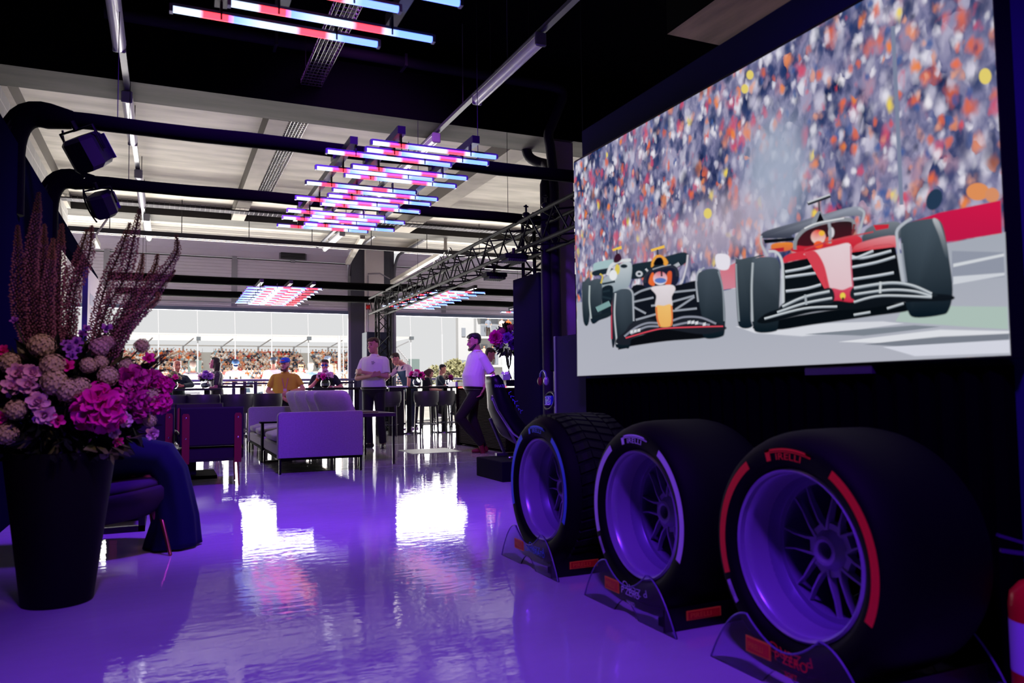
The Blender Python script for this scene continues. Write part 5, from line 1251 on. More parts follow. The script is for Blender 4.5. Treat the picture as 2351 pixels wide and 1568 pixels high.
    b.rc(HP(0, .090, .015), HP(0, .113, -.025), .009, .0135, 8); b.rc(HP(-.042, .082, .032), HP(.042, .082, .032), .0105, .0105, 8)
    b.rc(HP(-.02, .091, -.058), HP(.02, .091, -.058), .0085, .0085, 8); b.ell(HP(0, .08, -.098), (.02, .018, .018), 8, 6)
    for s in (-1, 1): b.ell(HP(s*.072, -.012, -.004), (.012, .02, .03), 8, 6); b.ell(HP(s*.04, .07, -.03), (.022, .018, .02), 8, 6)
    for q in 'LR':
        sh, el, wr, fd = g['sh'+q], g['el'+q], g['wr'+q], g['fd'+q].normalized()
        b.rc(g['nck']-V((0, 0, .02)), sh+V((0, 0, .012)), .05, .046); b.rc(sh, el, .052, .041); b.rc(el, wr, .043, .028); b.ell(el.lerp(wr, .3), (.042,)*3, 8, 6)
        sd = fd.cross(side if abs(fd.dot(side)) < .8 else V((0, 0, 1))).normalized()   # palm normal-ish
        ac = fd.cross(sd).normalized()
        pc_ = wr+fd*.045
        for w_ in (-.024, -.008, .008, .024): b.rc(wr+ac*w_*.5+fd*.005, wr+fd*.088+ac*w_, .019, .0145, 8)
        cu = g['curl']
        for w_, L in ((-.029, .070), (-.010, .082), (.010, .078), (.029, .060)):
            k0 = wr+fd*.088+ac*w_; d1 = (fd*cos(cu*.6)+sd*sin(cu*.6)).normalized(); d2 = (fd*cos(cu*1.5)+sd*sin(cu*1.5)).normalized()
            k1 = k0+d1*L*.5+ac*w_*.15; b.rc(k0, k1, .0105, .0095, 7); b.rc(k1, k1+d2*L*.5, .0095, .0078, 7)
        tb = wr+fd*.028-ac*.026; td = (fd*.75-ac*.65+sd*.25).normalized(); b.rc(tb, tb+td*.035, .014, .012, 7); b.rc(tb+td*.035, tb+td*.035+(fd+sd*.3).normalized()*.03, .0115, .009, 7)
    for q in 'LR':
        hp, kn, an, to = g['hip'+q], g['kn'+q], g['an'+q], g['to'+q].normalized()
        b.rc(hp, kn, .085, .058, 12); b.rc(kn, an, .057, .038, 10); b.ell(kn.lerp(an, .28)+V((0, .012, 0)), (.054,)*3, 8, 6)
        b.rc(an-to*.04-V((0, 0, .045)), an+to*.13-V((0, 0, .055)), .034, .026, 8)
    for i, p in enumerate(b.v): b.v[i] = (p[0]*k, p[1]*k, p[2]*k)
    me = fuse(b, vox); me.name = 'person'; me.materials.append(mat('skin '+skin, skin, .5))
    o = bpy.data.objects.new('person', me); COL.objects.link(o); o.location = loc; o.rotation_euler = (0, 0, yaw)
    tag(o, label, 'person', group); WL[o.name] = Matrix.Translation(V(loc)) @ Matrix.Rotation(yaw, 4, 'Z')
    def part(nm, mb, mt, vx=None, it=5, smooth=True):
        mb.v = [(p[0]*k, p[1]*k, p[2]*k) for p in mb.v]
        if vx: m2 = fuse(mb, vx, it); m2.name = nm; m2.materials.append(mt); return link(nm, m2, o, False)
        return mb.build(nm, mt, o, False, smooth)
    def flat(mb, p, q, r0, r1): mb.tube([p, p.lerp(q, .5), q], [r0, (r0+r1)/2, r1], 12)
    if bot:
        t = M(); col_ = bot[1]
        if bot[0] == 'trousers':
            torso(t, -.15, .14, 1.06, .008); t.rc(g['hipL']-V((0, 0, .04)), g['hipR']-V((0, 0, .04)), .10, .10, 12)
            for q in 'LR':
                hp, kn, an = g['hip'+q], g['kn'+q], g['an'+q]
                t.rc(hp, kn, .098, .072, 14); t.rc(kn, kn, .074, .074); flat(t, kn, an+V((0, 0, .0)), .073, .060)
            part('trousers', t, mat('cloth '+col_, col_, .85, bump=.15, bscale=90), vox, 5)
        elif bot[0] == 'dress':
            L = bot[2]; rings = []
            for u in range(9):
                f = u/8; z = g['pel'].z+.12-(.12+L)*f; w_ = (.155+.06*f)*wide
                rings.append([V((g['pel'].x+w_*cos(a)*(1+.05*f*sin(9*a)), g['pel'].y+w_*.82*sin(a)*(1+.05*f*cos(8*a)), z)) for a in [2*pi*j/40 for j in range(40)]])
            t.loft(rings); part('skirt', t, bot[3] if len(bot) > 3 else mat('cloth '+col_, col_, .85), None, 0)
    if top:
        t = M(); torso(t, top.get('hem', .0), .965, 1.06, .010)
        for q in 'LR':
            sh, el, wr = g['sh'+q], g['el'+q], g['wr'+q]; sl = top.get('sleeve', .6)
            t.rc(g['nck']-V((0, 0, .035)), sh+V((0, 0, .006)), .056, .058); t.ell(sh, (.060, .060, .060), 12, 8)
            if sl <= 1: flat(t, sh, sh.lerp(el, sl), .068, .064)
            else: t.rc(sh, el, .066, .056); flat(t, el, el.lerp(wr, sl-1), .056, .046)
        if top.get('collar'):
            c, ax = axis(1.0); t.tube([c-ax*.035, c+ax*.028], [.088, .074], 14)
        part('shirt', t, top['mat'], vox, 4)
        if top.get('bib'):
            t = M(); torso(t, -.12, .72, 1.1, .017); part('apron', t, top['bib'], vox, 3)
            t = M()
            for s in (-1, 1):
                a_, _ = axis(.7); t.tube(bez(a_+side*s*.09+V((0, -.14, 0)), g['nck']+side*s*.09+V((0, -.06, .03)), g['nck']+side*s*.07+V((0, .09, -.12)), 8), .014, 6)
            part('apron_strap', t, top['bib'])
    if shoes:
        t = M()
        for q in 'LR':
            an, to = g['an'+q], g['to'+q].normalized()
            t.rc(an-to*.045-V((0, 0, .042)), an+to*.10-V((0, 0, .052)), .043, .036, 10); t.rc(an+to*.08-V((0, 0, .052)), an+to*.155-V((0, 0, .058)), .038, .026, 10)
            t.rc(an-to*.02, an-to*.03-V((0, 0, .03)), .045, .044, 10)
        for i, p in enumerate(t.v): 
            if seat is None and p[2] < .004 and not (J and J.get('free')): t.v[i] = (p[0], p[1], .004)
        part('shoes', t, mat('shoe '+shoes, shoes, .5), .007, 3)
    # face
    if vox < .0105:
        t = M()
        for s in (-1, 1): t.ell(HP(s*.031, .0865, .012), (.012, .006, .0055), 8, 6)
        part('eyes', t, eyem)
        t = M()
        for s in (-1, 1): t.rc(HP(s*.016, .094, .036), HP(s*.048, .082, .036), .005, .004, 6)
        part('eyebrows', t, mat('hair '+hair[1], hair[1], .6))
    hm = mat('hair '+hair[1], hair[1], .55, bump=.4, bscale=120)
    if hair[0] in ('short', 'long', 'pony', 'bob'):
        low = -.03 if hair[0] == 'short' else -.09
        t = M().loft(headrings(.014 if hair[0] == 'short' else .02, lambda x, y, z: (y > .03 and z < .072) or z < low or (hair[0] == 'short' and y > -.035 and z < .03)))
        if hair[0] == 'short' and not any(e[0] == 'cap' for e in extras):
            for q in range(9): t.rc(HP(-.05+.0125*q, .06, .1), HP(-.052+.014*q, .088, .083-.004*(q % 3)), .018, .010, 6)
            t.ell(HP(0, -.02, .075), (.07, .085, .06), 12, 8)
        if hair[0] == 'long':
            for s in (-1, 1): t.rc(HP(s*.062, -.03, .0), HP(s*.07, -.05, -.24), .042, .03, 8)
            t.rc(HP(0, -.07, .0), HP(0, -.10, -.28), .068, .055, 10); t.rc(HP(.03, -.08, -.02), HP(.05, -.1, -.3), .05, .035, 10)
        if hair[0] == 'pony': t.rc(HP(0, -.10, .06), HP(0, -.135, .0), .03, .038, 8); t.rc(HP(0, -.135, 0), HP(0, -.11, -.22), .038, .022, 8)
        if hair[0] == 'bob': t.rc(HP(0, -.06, -.02), HP(0, -.075, -.10), .075, .06, 10)
        part('hair', t, hm, .008, 3)
    for e in extras:
        kd = e[0]
        if kd == 'cap':
            t = M().loft(headrings(.02, lambda x, y, z: z < .035)); t.ell(HP(0, .115, .052), (.068, .075, .010), 16, 6, R=Matrix((Lx, F_, U)).transposed()); t.ell(HP(0, -.005, .137), (.01, .01, .008), 8, 5)
            c_ = part('cap', t, mat('cap '+e[1], e[1], .7), .007, 3)
            if len(e) > 2:
                t = M().add([HP(x, .112, z) for x, z in ((-.03, .075), (.03, .075), (.026, .095), (-.026, .095))], [(0, 1, 2, 3)])
                t = M().rc(HP(-.026, .105, .085), HP(.026, .105, .085), .012, .012, 8); part('cap_patch', t, mat('cap patch '+e[2], e[2], .6))
        elif kd == 'headphones':
            t = M().tube([HP(.098*cos(a), -.01, .0+.15*sin(a)) for a in [pi*q/12 for q in range(13)]], .009, 8)
            for s in (-1, 1): t.ell(HP(s*.092, -.012, -.005), (.022, .036, .042), 10, 8, R=Matrix((Lx, F_, U)).transposed())
            part('headphones', t, blackm)
        elif kd == 'glasses':
            t = M()
            for s in (-1, 1): t.ell(HP(s*.034, .1, .010), (.029, .008, .021), 14, 8, R=Matrix((Lx, F_, U)).transposed())
            part('lenses', t, mat('lens '+e[1], e[1], .08, .6))
            t = M().tube([HP(-.075, -.01, .015), HP(-.068, .085, .018), HP(-.03, .108, .022), HP(.03, .108, .022), HP(.068, .085, .018), HP(.075, -.01, .015)], .004, 6); part('glasses_frame', t, black)
        elif kd == 'beard':
            t = M()
            for s in (-1, 1): t.rc(HP(s*.058, .02, -.04), HP(s*.04, .075, -.092), .018, .022, 8)
            t.rc(HP(-.03, .085, -.098), HP(.03, .085, -.098), .022, .022, 8); t.rc(HP(-.022, .098, -.043), HP(.022, .098, -.043), .006, .006, 6); part('beard', t, mat('hair '+e[1], e[1], .7), .006, 2)
        elif kd == 'lanyard':
            t = M(); c0 = g['chest']
            for s in (-1, 1): t.tube(bez(g['nck']+side*s*.07+V((0, .02, .03)), g['nck']+side*s*.06+V((0, -.13, -.06)), c0+side*s*.015+V((0, -.17-belly*.5, -.08)), 8), .006, 5)
            part('lanyard', t, mat('lanyard '+e[1], e[1], .6))
            t = M().box(c0+V((-.03, -.185-belly*.5, -.17)), c0+V((.03, -.175-belly*.5, -.08))); part('pass_card', t, mat('pass card', 'c8a0c0', .5))
        elif kd == 'watch':
            q = e[1]; w0 = g['wr'+q]; d = (g['el'+q]-w0).normalized(); part('watch', M().tube([w0+d*.012, w0+d*.038], .035, 14), mat('watch '+e[2], e[2], .3, .6))
        elif kd == 'wristband':
            q = e[1]; w0 = g['wr'+q]; d = (g['el'+q]-w0).normalized(); part('wristband', M().tube([w0+d*.05, w0+d*.068], .037, 14), mat('band '+e[2], e[2], .6))
        elif kd == 'belt':
            t = M(); torso(t, .01, .055, 1.09, .018); part('belt', t, black, None)
        elif kd == 'straps':
            t = M()
            for s in (-1, 1): t.tube(bez(g['nck']+side*s*.10+V((0, .10, -.06)), g['nck']+side*s*.12+V((0, -.02, .02)), g['chest']+side*s*.13+V((0, -.13, -.03)), 8), .02, 6)
            part('backpack_straps', t, black)
        elif kd == 'phone':
            c = (g['wrL']+g['wrR'])/2+V(e[1]); part('phone', M().box(c+V((-.035, -.006, -.07)), c+V((.035, .006, .07)), ch=.004), blackm)
        elif kd == 'badge':
            c, ax = axis(.70); t = M()
            for s0, s1, zz in ((.04, .085, .02), (.045, .10, .0), (.05, .08, -.018)): t.rc(c+V((s0, -.15-belly*.3, zz)), c+V((s1, -.148-belly*.3, zz+.006)), .004, .004, 5)
            part('chest_print', t, mat('print dark', '30304a', .6))
    return o
wsh = mat('white shirt cloth', 'd8d4dc', .8, bump=.2, bscale=50); teal = mat('denim apron', '2c4a66', .8, noise=.2, nscale=60)
# man with crossed arms
person('man in a white polo shirt standing with crossed arms behind the sofa', (2.97, 11.95, 0), rad(-42), 1.73,
       dict(elL=(.26, -.07, 1.13), wrL=(-.09, -.215, 1.20), fdL=(-1, .25, .15), elR=(-.26, -.07, 1.11), wrR=(.09, -.25, 1.14), fdR=(1, .22, .3), hy=rad(-14), hp=rad(4), curl=.3, anL=(.14, .03, .085), knL=(.12, -.02, .5), toL=(.45, -1, 0), toR=(-.3, -1, 0)),
       skin='b98474', hair=('short', '3a2418'), top=dict(mat=wsh, sleeve=.82, collar=True), bot=('trousers', '0e0d12'), extras=(('belt',), ('badge',)), vox=.0075, belly=.05, wide=1.08)
# man leaning on the bar
person('man in a white shirt leaning back on the bar with one leg bent', (4.02, 10.22, 0), rad(-90), 1.72,
       dict(head=(0, -.03, 1.60), hp=rad(8), elL=(.235, .15, 1.13), wrL=(.185, .03, .93), fdL=(-.1, -.5, -1), elR=(-.24, .14, 1.13), wrR=(-.20, .04, .92), fdR=(.1, -.4, -1), knL=(.08, -.30, .52), anL=(.0, .06, .14), toL=(.1, .25, -.9), knR=(-.09, -.04, .5), anR=(-.09, .12, .085), free=True, pel=(0, -.02, .91), hipL=(.09, -.02, .9), hipR=(-.09, -.02, .9)),
       skin='b98474', hair=('short', '1c1a22'), top=dict(mat=wsh, sleeve=.9, collar=True), bot=('trousers', '141218'), shoes='6a1c28', extras=(('beard', '2a1c1c'), ('belt',)), vox=.0075, belly=.09, wide=1.06)
ylw = mat('mustard shirt', 'b8902c', .8, bump=.15, bscale=60)
person('seated man in a mustard yellow shirt and bright blue cap', (1.97, 14.55, 0), rad(-8), 1.69,
       dict(elL=(.33, -.14, .98), wrL=(.06, -.32, .92), fdL=(-.8, -.2, -.4), elR=(-.31, -.06, .95), wrR=(-.02, -.34, .80), fdR=(1, -.1, -.5), hy=rad(-24), hp=rad(4)), seat=.66, lean=.16,
       skin='c08078', hair=('short', '4a3428'), top=dict(mat=ylw, sleeve=.72, collar=True, hem=-.08), bot=('trousers', '141420'), shoes='c8c0c8', extras=(('cap', '2450c8', 'c05868'), ('beard', '5a3a30'), ('lanyard', 'a03888'), ('watch', 'L', '18181c')), vox=.009, belly=.14, wide=1.14)
person('seated man in a navy T-shirt with blue mirrored sunglasses behind a vase', (2.84, 15.45, 0), rad(-6), 1.70,
       dict(elR=(-.30, -.20, .97), wrR=(-.12, -.30, 1.20), fdR=(.2, .2, 1), elL=(.33, -.18, .99), wrL=(.10, -.42, 1.0), fdL=(-1, -.1, 0), hy=rad(-8), hp=rad(2), curl=1.1), seat=.66, lean=.14,
       skin='c0727a', hair=('short', '2c1c1c'), top=dict(mat=mat('navy tee', '141826', .85), sleeve=.75), bot=('trousers', '141420'), extras=(('glasses', '3a60e0'), ('wristband', 'R', 'e04830'), ('watch', 'L', 'c8c8d0')), vox=.009, wide=1.12, belly=.06)
person('waiter in a denim apron bending over the right high table', (4.93, 16.5, 0), rad(-72), 1.80,
       dict(elR=(-.24, -.48, 1.12), wrR=(-.20, -.66, .985), fdR=(0, -1, -.15), elL=(.24, -.22, 1.05), wrL=(.22, -.24, .80), fdL=(0, -.1, -1), head=(0, -.38, 1.53), hp=rad(30), curl=.4), lean=.42,
       skin='c08078', hair=('short', '2a1a16'), top=dict(mat=mat('pink white tee', 'c8b4c0', .8), sleeve=.7, bib=teal), bot=('trousers', '1c2236'), shoes='c0a8c8', extras=(), vox=.009)
person('long haired girl in a black top seated at the right high table', (5.31, 16.62, 0), rad(76), 1.46,
       dict(head=(0, -.1, 1.5), hp=rad(22), elL=(.2, -.12, 1.1), wrL=(.12, -.33, 1.08), fdL=(-.2, -1, 0), elR=(-.2, -.12, 1.08), wrR=(-.1, -.34, 1.06), fdR=(.2, -1, 0)), seat=.80, lean=.12,
       skin='b07868', hair=('pony', '4a2e22'), top=dict(mat=mat('black top', '121016', .85), sleeve=.6), bot=('trousers', '18161e'), shoes='c8c0d8', vox=.0095)
person('dark haired boy in a navy T-shirt seated at the right high table', (5.81, 17.15, 0), rad(70), 1.52,
       dict(hp=rad(10), elL=(.22, -.18, 1.12), wrL=(.16, -.42, 1.12), fdL=(-.1, -1, 0), elR=(-.22, -.2, 1.1), wrR=(-.14, -.42, 1.1), fdR=(.1, -1, 0)), seat=.80, lean=.1,
       skin='b07868', hair=('short', '14141c'), top=dict(mat=mat('dark teal tee', '122432', .85), sleeve=.7), bot=('trousers', '18161e'), shoes='181820', vox=.0095)
person('man in a white shirt seen behind the tall vase on the bar', (5.16, 12.95, 0), rad(68), 1.66,
       dict(hp=rad(24), elL=(.25, -.12, 1.12), wrL=(.15, -.3, 1.05), fdL=(0, -1, 0)), lean=.25, skin='a8646a', hair=('short', '2a1614'), top=dict(mat=wsh, sleeve=.7, collar=True), bot=('trousers', '14121a'), vox=.0095)
person('bald man in a dark jacket resting his chin on his hand', (.17, 17.0, 0), rad(10), 1.74,
       dict(elR=(-.22, -.30, 1.06), wrR=(-.06, -.18, 1.22), fdR=(.3, .3, 1), elL=(.26, -.2, 1.06), wrL=(.05, -.36, 1.04), fdL=(-1, 0, 0), curl=1.1), seat=.66, lean=.12,
       skin='b06858', hair=('bald', '4a3830'), top=dict(mat=mat('dark teal jacket', '0e2030', .8), sleeve=1.9, collar=True), bot=('trousers', '101018'), vox=.0095)
floral = mat('patterned dress', '3a2c48', .8, noise=.9, nscale=26)
person('woman with long dark hair in a patterned dress standing at the left table', (.93, 16.72, 0), rad(-86), 1.60,
       dict(elR=(-.22, -.10, 1.10), wrR=(-.12, -.17, 1.34), fdR=(.2, -.1, 1), elL=(.23, -.06, 1.08), wrL=(.14, -.32, 1.06), fdL=(-.1, -1, -.1), hy=rad(-6), hp=rad(-8), curl=.9), lean=.06,
       skin='a85878', hair=('long', '1c1218'), top=dict(mat=floral, sleeve=.8), bot=('dress', '', .42, floral), shoes='14121a', extras=(('watch', 'R', '20202a'),), vox=.0095)
outp = 'people out in the pit lane beyond the railing'
person('person in white with a blue cap and headphones looking down at a phone', (1.6, 21.0, 0), 0, 1.74,
       dict(elL=(.25, -.05, 1.12), wrL=(.07, -.28, 1.16), fdL=(-.5, -.3, .4), elR=(-.25, -.05, 1.12), wrR=(-.07, -.28, 1.16), fdR=(.5, -.3, .4), hp=rad(32), head=(0, -.05, 1.60)), skin='c87858', hair=('short', '3a2a24'), top=dict(mat=wsh, sleeve=.9, collar=True), bot=('trousers', 'a8a0b0'), extras=(('cap', '2a4a78', 'b8c0d0'), ('headphones',), ('straps',), ('lanyard', '8a3a8a'), ('phone', (0, -.06, .03))), vox=.011, group=outp)
person('person in a pale hooded top seen from behind the left table', (.6, 21.2, 0), rad(180), 1.70, dict(), skin='b07868', hair=('short', '3a2a26'), top=dict(mat=mat('pale grey hoodie', 'a8a4b0', .9), sleeve=1.9), bot=('trousers', '202028'), extras=(('straps',),), vox=.011, group=outp)
person('person with over-ear headphones in a white shirt facing the garage', (3.28, 21.2, 0), rad(-10), 1.66, dict(), skin='c88a60', hair=('short', '2a2020'), top=dict(mat=wsh, sleeve=.8, collar=True), bot=('trousers', '202028'), extras=(('headphones',), ('glasses', '201818'), ('lanyard', '6a3a6a')), vox=.011, group=outp)
person('grey haired man in a blue shirt turned away by the railing', (3.60, 21.6, 0), rad(150), 1.68, dict(), skin='b88070', hair=('short', '8a8078'), top=dict(mat=mat('blue shirt', '6a86b8', .8), sleeve=.8, collar=True), bot=('trousers', '283048'), vox=.011, group=outp)
person('person in a white shirt and dark cap behind the man in yellow', (2.42, 20.0, 0), rad(160), 1.74, dict(), skin='b88070', hair=('short', '2a2420'), top=dict(mat=wsh, sleeve=.8), bot=('trousers', '2a2a38'), extras=(('cap', '34405a'),), vox=.011, group=outp)
person('person in a striped grey cap with headphones behind the man in sunglasses', (4.18, 22.2, 0), rad(-30), 1.88, dict(), skin='c08870', hair=('short', '4a3a30'), top=dict(mat=wsh, sleeve=.8), bot=('trousers', '2a2a38'), extras=(('cap', '4a5468'), ('headphones',)), vox=.011, group=outp)
person('person with fair bobbed hair in a white top beside the column', (4.02, 20.6, 0), rad(200), 1.62, dict(), skin='c08870', hair=('bob', 'a08870'), top=dict(mat=wsh, sleeve=.8), bot=('trousers', '3a3a48'), vox=.011, group=outp)
# woman seated behind the planter
dressm = mat('royal blue dress', '0a1238', .85, noise=.15, nscale=5, spec=.2)
w = person('seated woman in a long royal blue dress, half hidden by the planter', (-.50, 5.2, 0), rad(78), 1.66,
       dict(pel=(0, .02, .50), chest=(0, .05, .82), nck=(0, .08, 1.04), head=(0, .06, 1.20), shL=(.165, .08, .98), shR=(-.165, .08, .98), elL=(.23, .03, .72), wrL=(.08, -.19, .69), fdL=(-.2, -1, -.15), elR=(-.22, .03, .72), wrR=(-.06, -.22, .69), fdR=(.1, -1, -.12), hipL=(.07, 0, .51), hipR=(-.07, 0, .51), knL=(.075, -.47, .515), knR=(-.075, -.47, .51), anL=(.06, -.545, .10), anR=(-.08, -.545, .09), toL=(0, -1, 0), curl=.9), seat=.40,
       skin='b0507a', hair=('long', '2a1a1e'), top=dict(mat=dressm, sleeve=.6), shoes='b8b0c0', vox=.0085)
sk = M()
rings = []
prof_ = [((0, .12, .60), .16, .12), ((0, -.02, .515), .185, .145), ((0, -.18, .52), .185, .13), ((0, -.36, .535), .18, .12), ((0, -.49, .515), .178, .11), ((0, -.535, .44), .17, .10), ((0, -.55, .33), .165, .11), ((0, -.57, .18), .168, .125), ((0, -.56, .05), .18, .15), ((0, -.555, .014), .185, .155)]
for i, (c, wx, wy) in enumerate(prof_):
    c = V(c); d = (V(prof_[min(i+1, len(prof_)-1)][0])-V(prof_[max(i-1, 0)][0])).normalized(); sx2 = V((1, 0, 0)); up = d.cross(sx2).normalized()
    if i >= len(prof_)-1: up = V((0, -1, 0))
    fl = .06*max(0, (i-4)/5)+.012
    rings.append([c+sx2*wx*cos(a)*(1+fl*sin(7*a+i*.3))+up*wy*sin(a)*(1+fl*cos(9*a)) for a in [2*pi*j/64 for j in range(64)]])
sk.loft(rings); sk.build('skirt', dressm, w, False, 'all')
ph = thing('phone', 'pale phone held in the hand of the woman in the blue dress', 'phone', (-.2, 5.2, .6))
c = pY(318, 1043, 5.16)
M().bar(c+V((-.06, 0, -.01)), c+V((.05, .0, .025)), .07, .009).build('phone_body', mat('phone pale', 'c8c0d0', .3), ph)
# ------------------------------------------------------------------ racing simulator by the bar
t = thing('racing_simulator', 'black racing simulator seat on a dark platform by the bar', 'seat', (3.3, 7.4, 0))
pl = thing('platform', 'low dark box platform carrying the simulator seat', 'platform', (3.45, 7.3, 0))
M().box((3.0, 6.97, 0), (3.95, 7.66, .195), ch=.006).build('platform_box', mat('platform dark board', '121019', .95, spec=.08), pl)
seatm = mat('black gloss seat shell', '0a0a12', .42, spec=.25); silv = mat('silver trim', 'b8b8c4', .25, .9)
pts = [(1110, 865), (1120, 925), (1140, 985), (1170, 1020)]
rings = []
spine = [(3.06, 1.045, .10, .03), (3.075, .98, .13, .045), (3.10, .86, .14, .05), (3.13, .72, .19, .06), (3.19, .58, .2, .065), (3.27, .47, .21, .07), (3.38, .40, .21, .07), (3.55, .37, .21, .06), (3.72, .42, .19, .045)]
for i, (x, z, wy, th) in enumerate(spine):
    a, b_ = spine[max(i-1, 0)], spine[min(i+1, len(spine)-1)]
    d = V((b_[0]-a[0], 0, b_[1]-a[1])).normalized(); n = V((-d.z, 0, d.x)); n = n if n.x > 0 or n.z > 0 else -n
    rings.append([V((x, 7.38, z))+V((0, 1, 0))*wy*sx2+n*th*s2*(1+.8*abs(sx2)*(s2 > 0)) for sx2, s2 in ((-1, -.6), (-.5, -1), (.5, -1), (1, -.6), (1.05, .8), (.8, 1.), (.4, .3), (-.4, .3), (-.8, 1.), (-1.05, .8))])
M().loft(rings).build('seat_shell', seatm, t, smooth='all')
M().tube([(3.02, 7.24, .82), (3.06, 7.22, .70), (3.12, 7.17, .58), (3.2, 7.16, .46), (3.34, 7.16, .36)], .014, 8).build('silver_piping', silv, t, smooth=True)
M().tube([(3.02, 7.30, 1.035), (3.05, 7.28, 1.05), (3.05, 7.48, 1.05)], .012, 6).build('headrest_edge', silv, t, smooth=True)
M().lathe([(.02, -.01), (.03, 0), (.02, .01)], 14, 'x', (3.02, 7.25, .82)).build('strap_opening', silv, t)
def wtext(mb, txt, size, org, right, up):
    vs, fs = text_mesh(txt, size); org, right, up = V(org), V(right), V(up); mb.add([org+right*v.x+up*v.y for v in vs], fs)
mb = M(); wtext(mb, 'FANATEC', .042, (3.035, 7.222, .925), (.70, -.02, 0), (.0, 0, 1)); mb.build('seat_lettering', mat('seat print', 'b0a8e0', .5), t)
mb = M()
for q in range(7):
    p = V((3.165+.021*q, 7.165, .87-.032*q)); mb.bar(p, p+V((.028+.01*(q % 2), 0, .012-.02*(q % 3))), .008, .004).bar(p, p+V((.004, 0, -.022)), .007, .004)
mb.build('side_marks', mat('seat print blue', '5a58d8', .5), t)
frm = mat('frame grey', '6a6a74', .35, .7)
for y, yo in ((7.2, 7.12), (7.56, 7.6)):
    M().bar((3.12, y, .60), (3.3, yo, .22), .025, .025).bar((3.2, yo, .215), (3.9, yo, .215), .05, .03).bar((3.45, yo, .2), (3.42, yo+(.03 if y < 7.4 else -.05), .36), .03, .03).build('side_frame', frm, t)
M().rc((3.12, 7.05, .225), (3.3, 7.05, .225), .016, .016, 8).build('base_tube', silv, t, smooth=True)
# monitor stand bits with headphones and gloves, right of the block
t = thing('simulator_rig', 'dark simulator rig with monitor post behind the grooved tyre', 'rig', (3.7, 6.9, 0))
M().box((3.62, 6.95, 0), (3.74, 7.05, 1.15)).build('post', blackm, t)
M().box((3.55, 6.6, 1.08), (3.6, 7.0, 1.3), ch=.01).build('monitor_back', mat('monitor green', '18241f', 1., spec=0.), t)
M().box((3.5, 6.2, 0), (3.9, 6.5, 1.0)).build('monitor_cabinet', mat('rig cabinet', '15131d', .4), t)
M().tube([(3.4, 6.75, .2), (3.6, 6.75, .5), (3.7, 6.9, .72)], .022, 8).build('frame_tube', mat('frame grey', '6a6a74', .35, .7), t, smooth=True)
c = pY(1247, 868, 7.0)
hp = thing('headphones', 'grey headphones hanging on the simulator rig', 'headphones', tuple(c))
M().tube([c+V((.0+.0, .07*cos(a), .075*sin(a)-.0)) for a in [pi*q/12 for q in range(13)]], .010, 8).build('headband', mat('headset blue grey', '5a5e90', .3), hp, smooth=True)
for s in (-1, 1): M().ell(c+V((0, s*.07, -.03)), (.028, .03, .045), 12, 8).build('ear_cup', mat('ear cup silver', 'b4b6c8', .3, .4) if s < 0 else mat('ear cup red', '701a24', .5), hp, smooth=True)
c = pY(1262, 920, 6.9)
sw = thing('steering_wheel', 'blue and white racing steering wheel on the simulator rig', 'steering wheel', tuple(c))
M().tube([c+V((.02*sin(a), .11*cos(a), .085*sin(a))) for a in [2*pi*q/24 for q in range(25)]], .014, 8).build('wheel_rim', mat('wheel grip', '14141c', .5), sw, smooth=True)
M().box(c+V((-.02, -.07, -.05)), c+V((.02, .07, .05)), ch=.01).build('wheel_hub', mat('hub blue', '2a38a8', .4), sw)
mb = M()
for k in range(14): q = c+V((-.022, rf.uniform(-.06, .06), rf.uniform(-.045, .045))); mb.ell(q, (.006, .009, .007), 8, 6)
mb.build('wheel_buttons', mat('button white', 'd0d0dc', .4), sw, smooth=True)
# poster board on the left wall
t = thing('info_board', 'pale pink information board with a menu on the left wall', 'board', (-.93, 12, 0))
y0, y1 = 10.9, 13.2
M().add([(-.97, y0, 0), (-.92, y0, 0), (-.87, y1, 0), (-.92, y1, 0), (-.97, y0, 2.5), (-.92, y0, 2.5), (-.87, y1, 2.5), (-.92, y1, 2.5)], [(0, 3, 2, 1), (4, 5, 6, 7), (0, 1, 5, 4), (1, 2, 6, 5), (2, 3, 7, 6), (3, 0, 4, 7)]).build('panel', mat('board pink white', 'd8c8d2', .6), t)
M().box((-.975, y0-.012, 0), (-.915, y0, 2.5)).build('panel_edge', mat('panel edge blue grey', '4a5070', .5), t)
bl = M(); 
def onb(u, z): return (-.918+.05*u, y0+(y1-y0)*u, z)
for (u0, u1, z0, z1) in [(.12, .38, 2.05, 2.2), (.12, .30, 1.95, 2.0)]+[(.14, .14+.12+.2*rf.random(), 1.8-.07*k, 1.83-.07*k) for k in range(14)]+[(.5, .52+.14*rf.random()+.1, 1.8-.07*k, 1.83-.07*k) for k in range(12)]: bl.add([onb(u0, z0), onb(u1, z0), onb(u1, z1), onb(u0, z1)], [(0, 1, 2, 3)])
bl.build('menu_print', mat('board print grey', '9a98b0', .6), t)
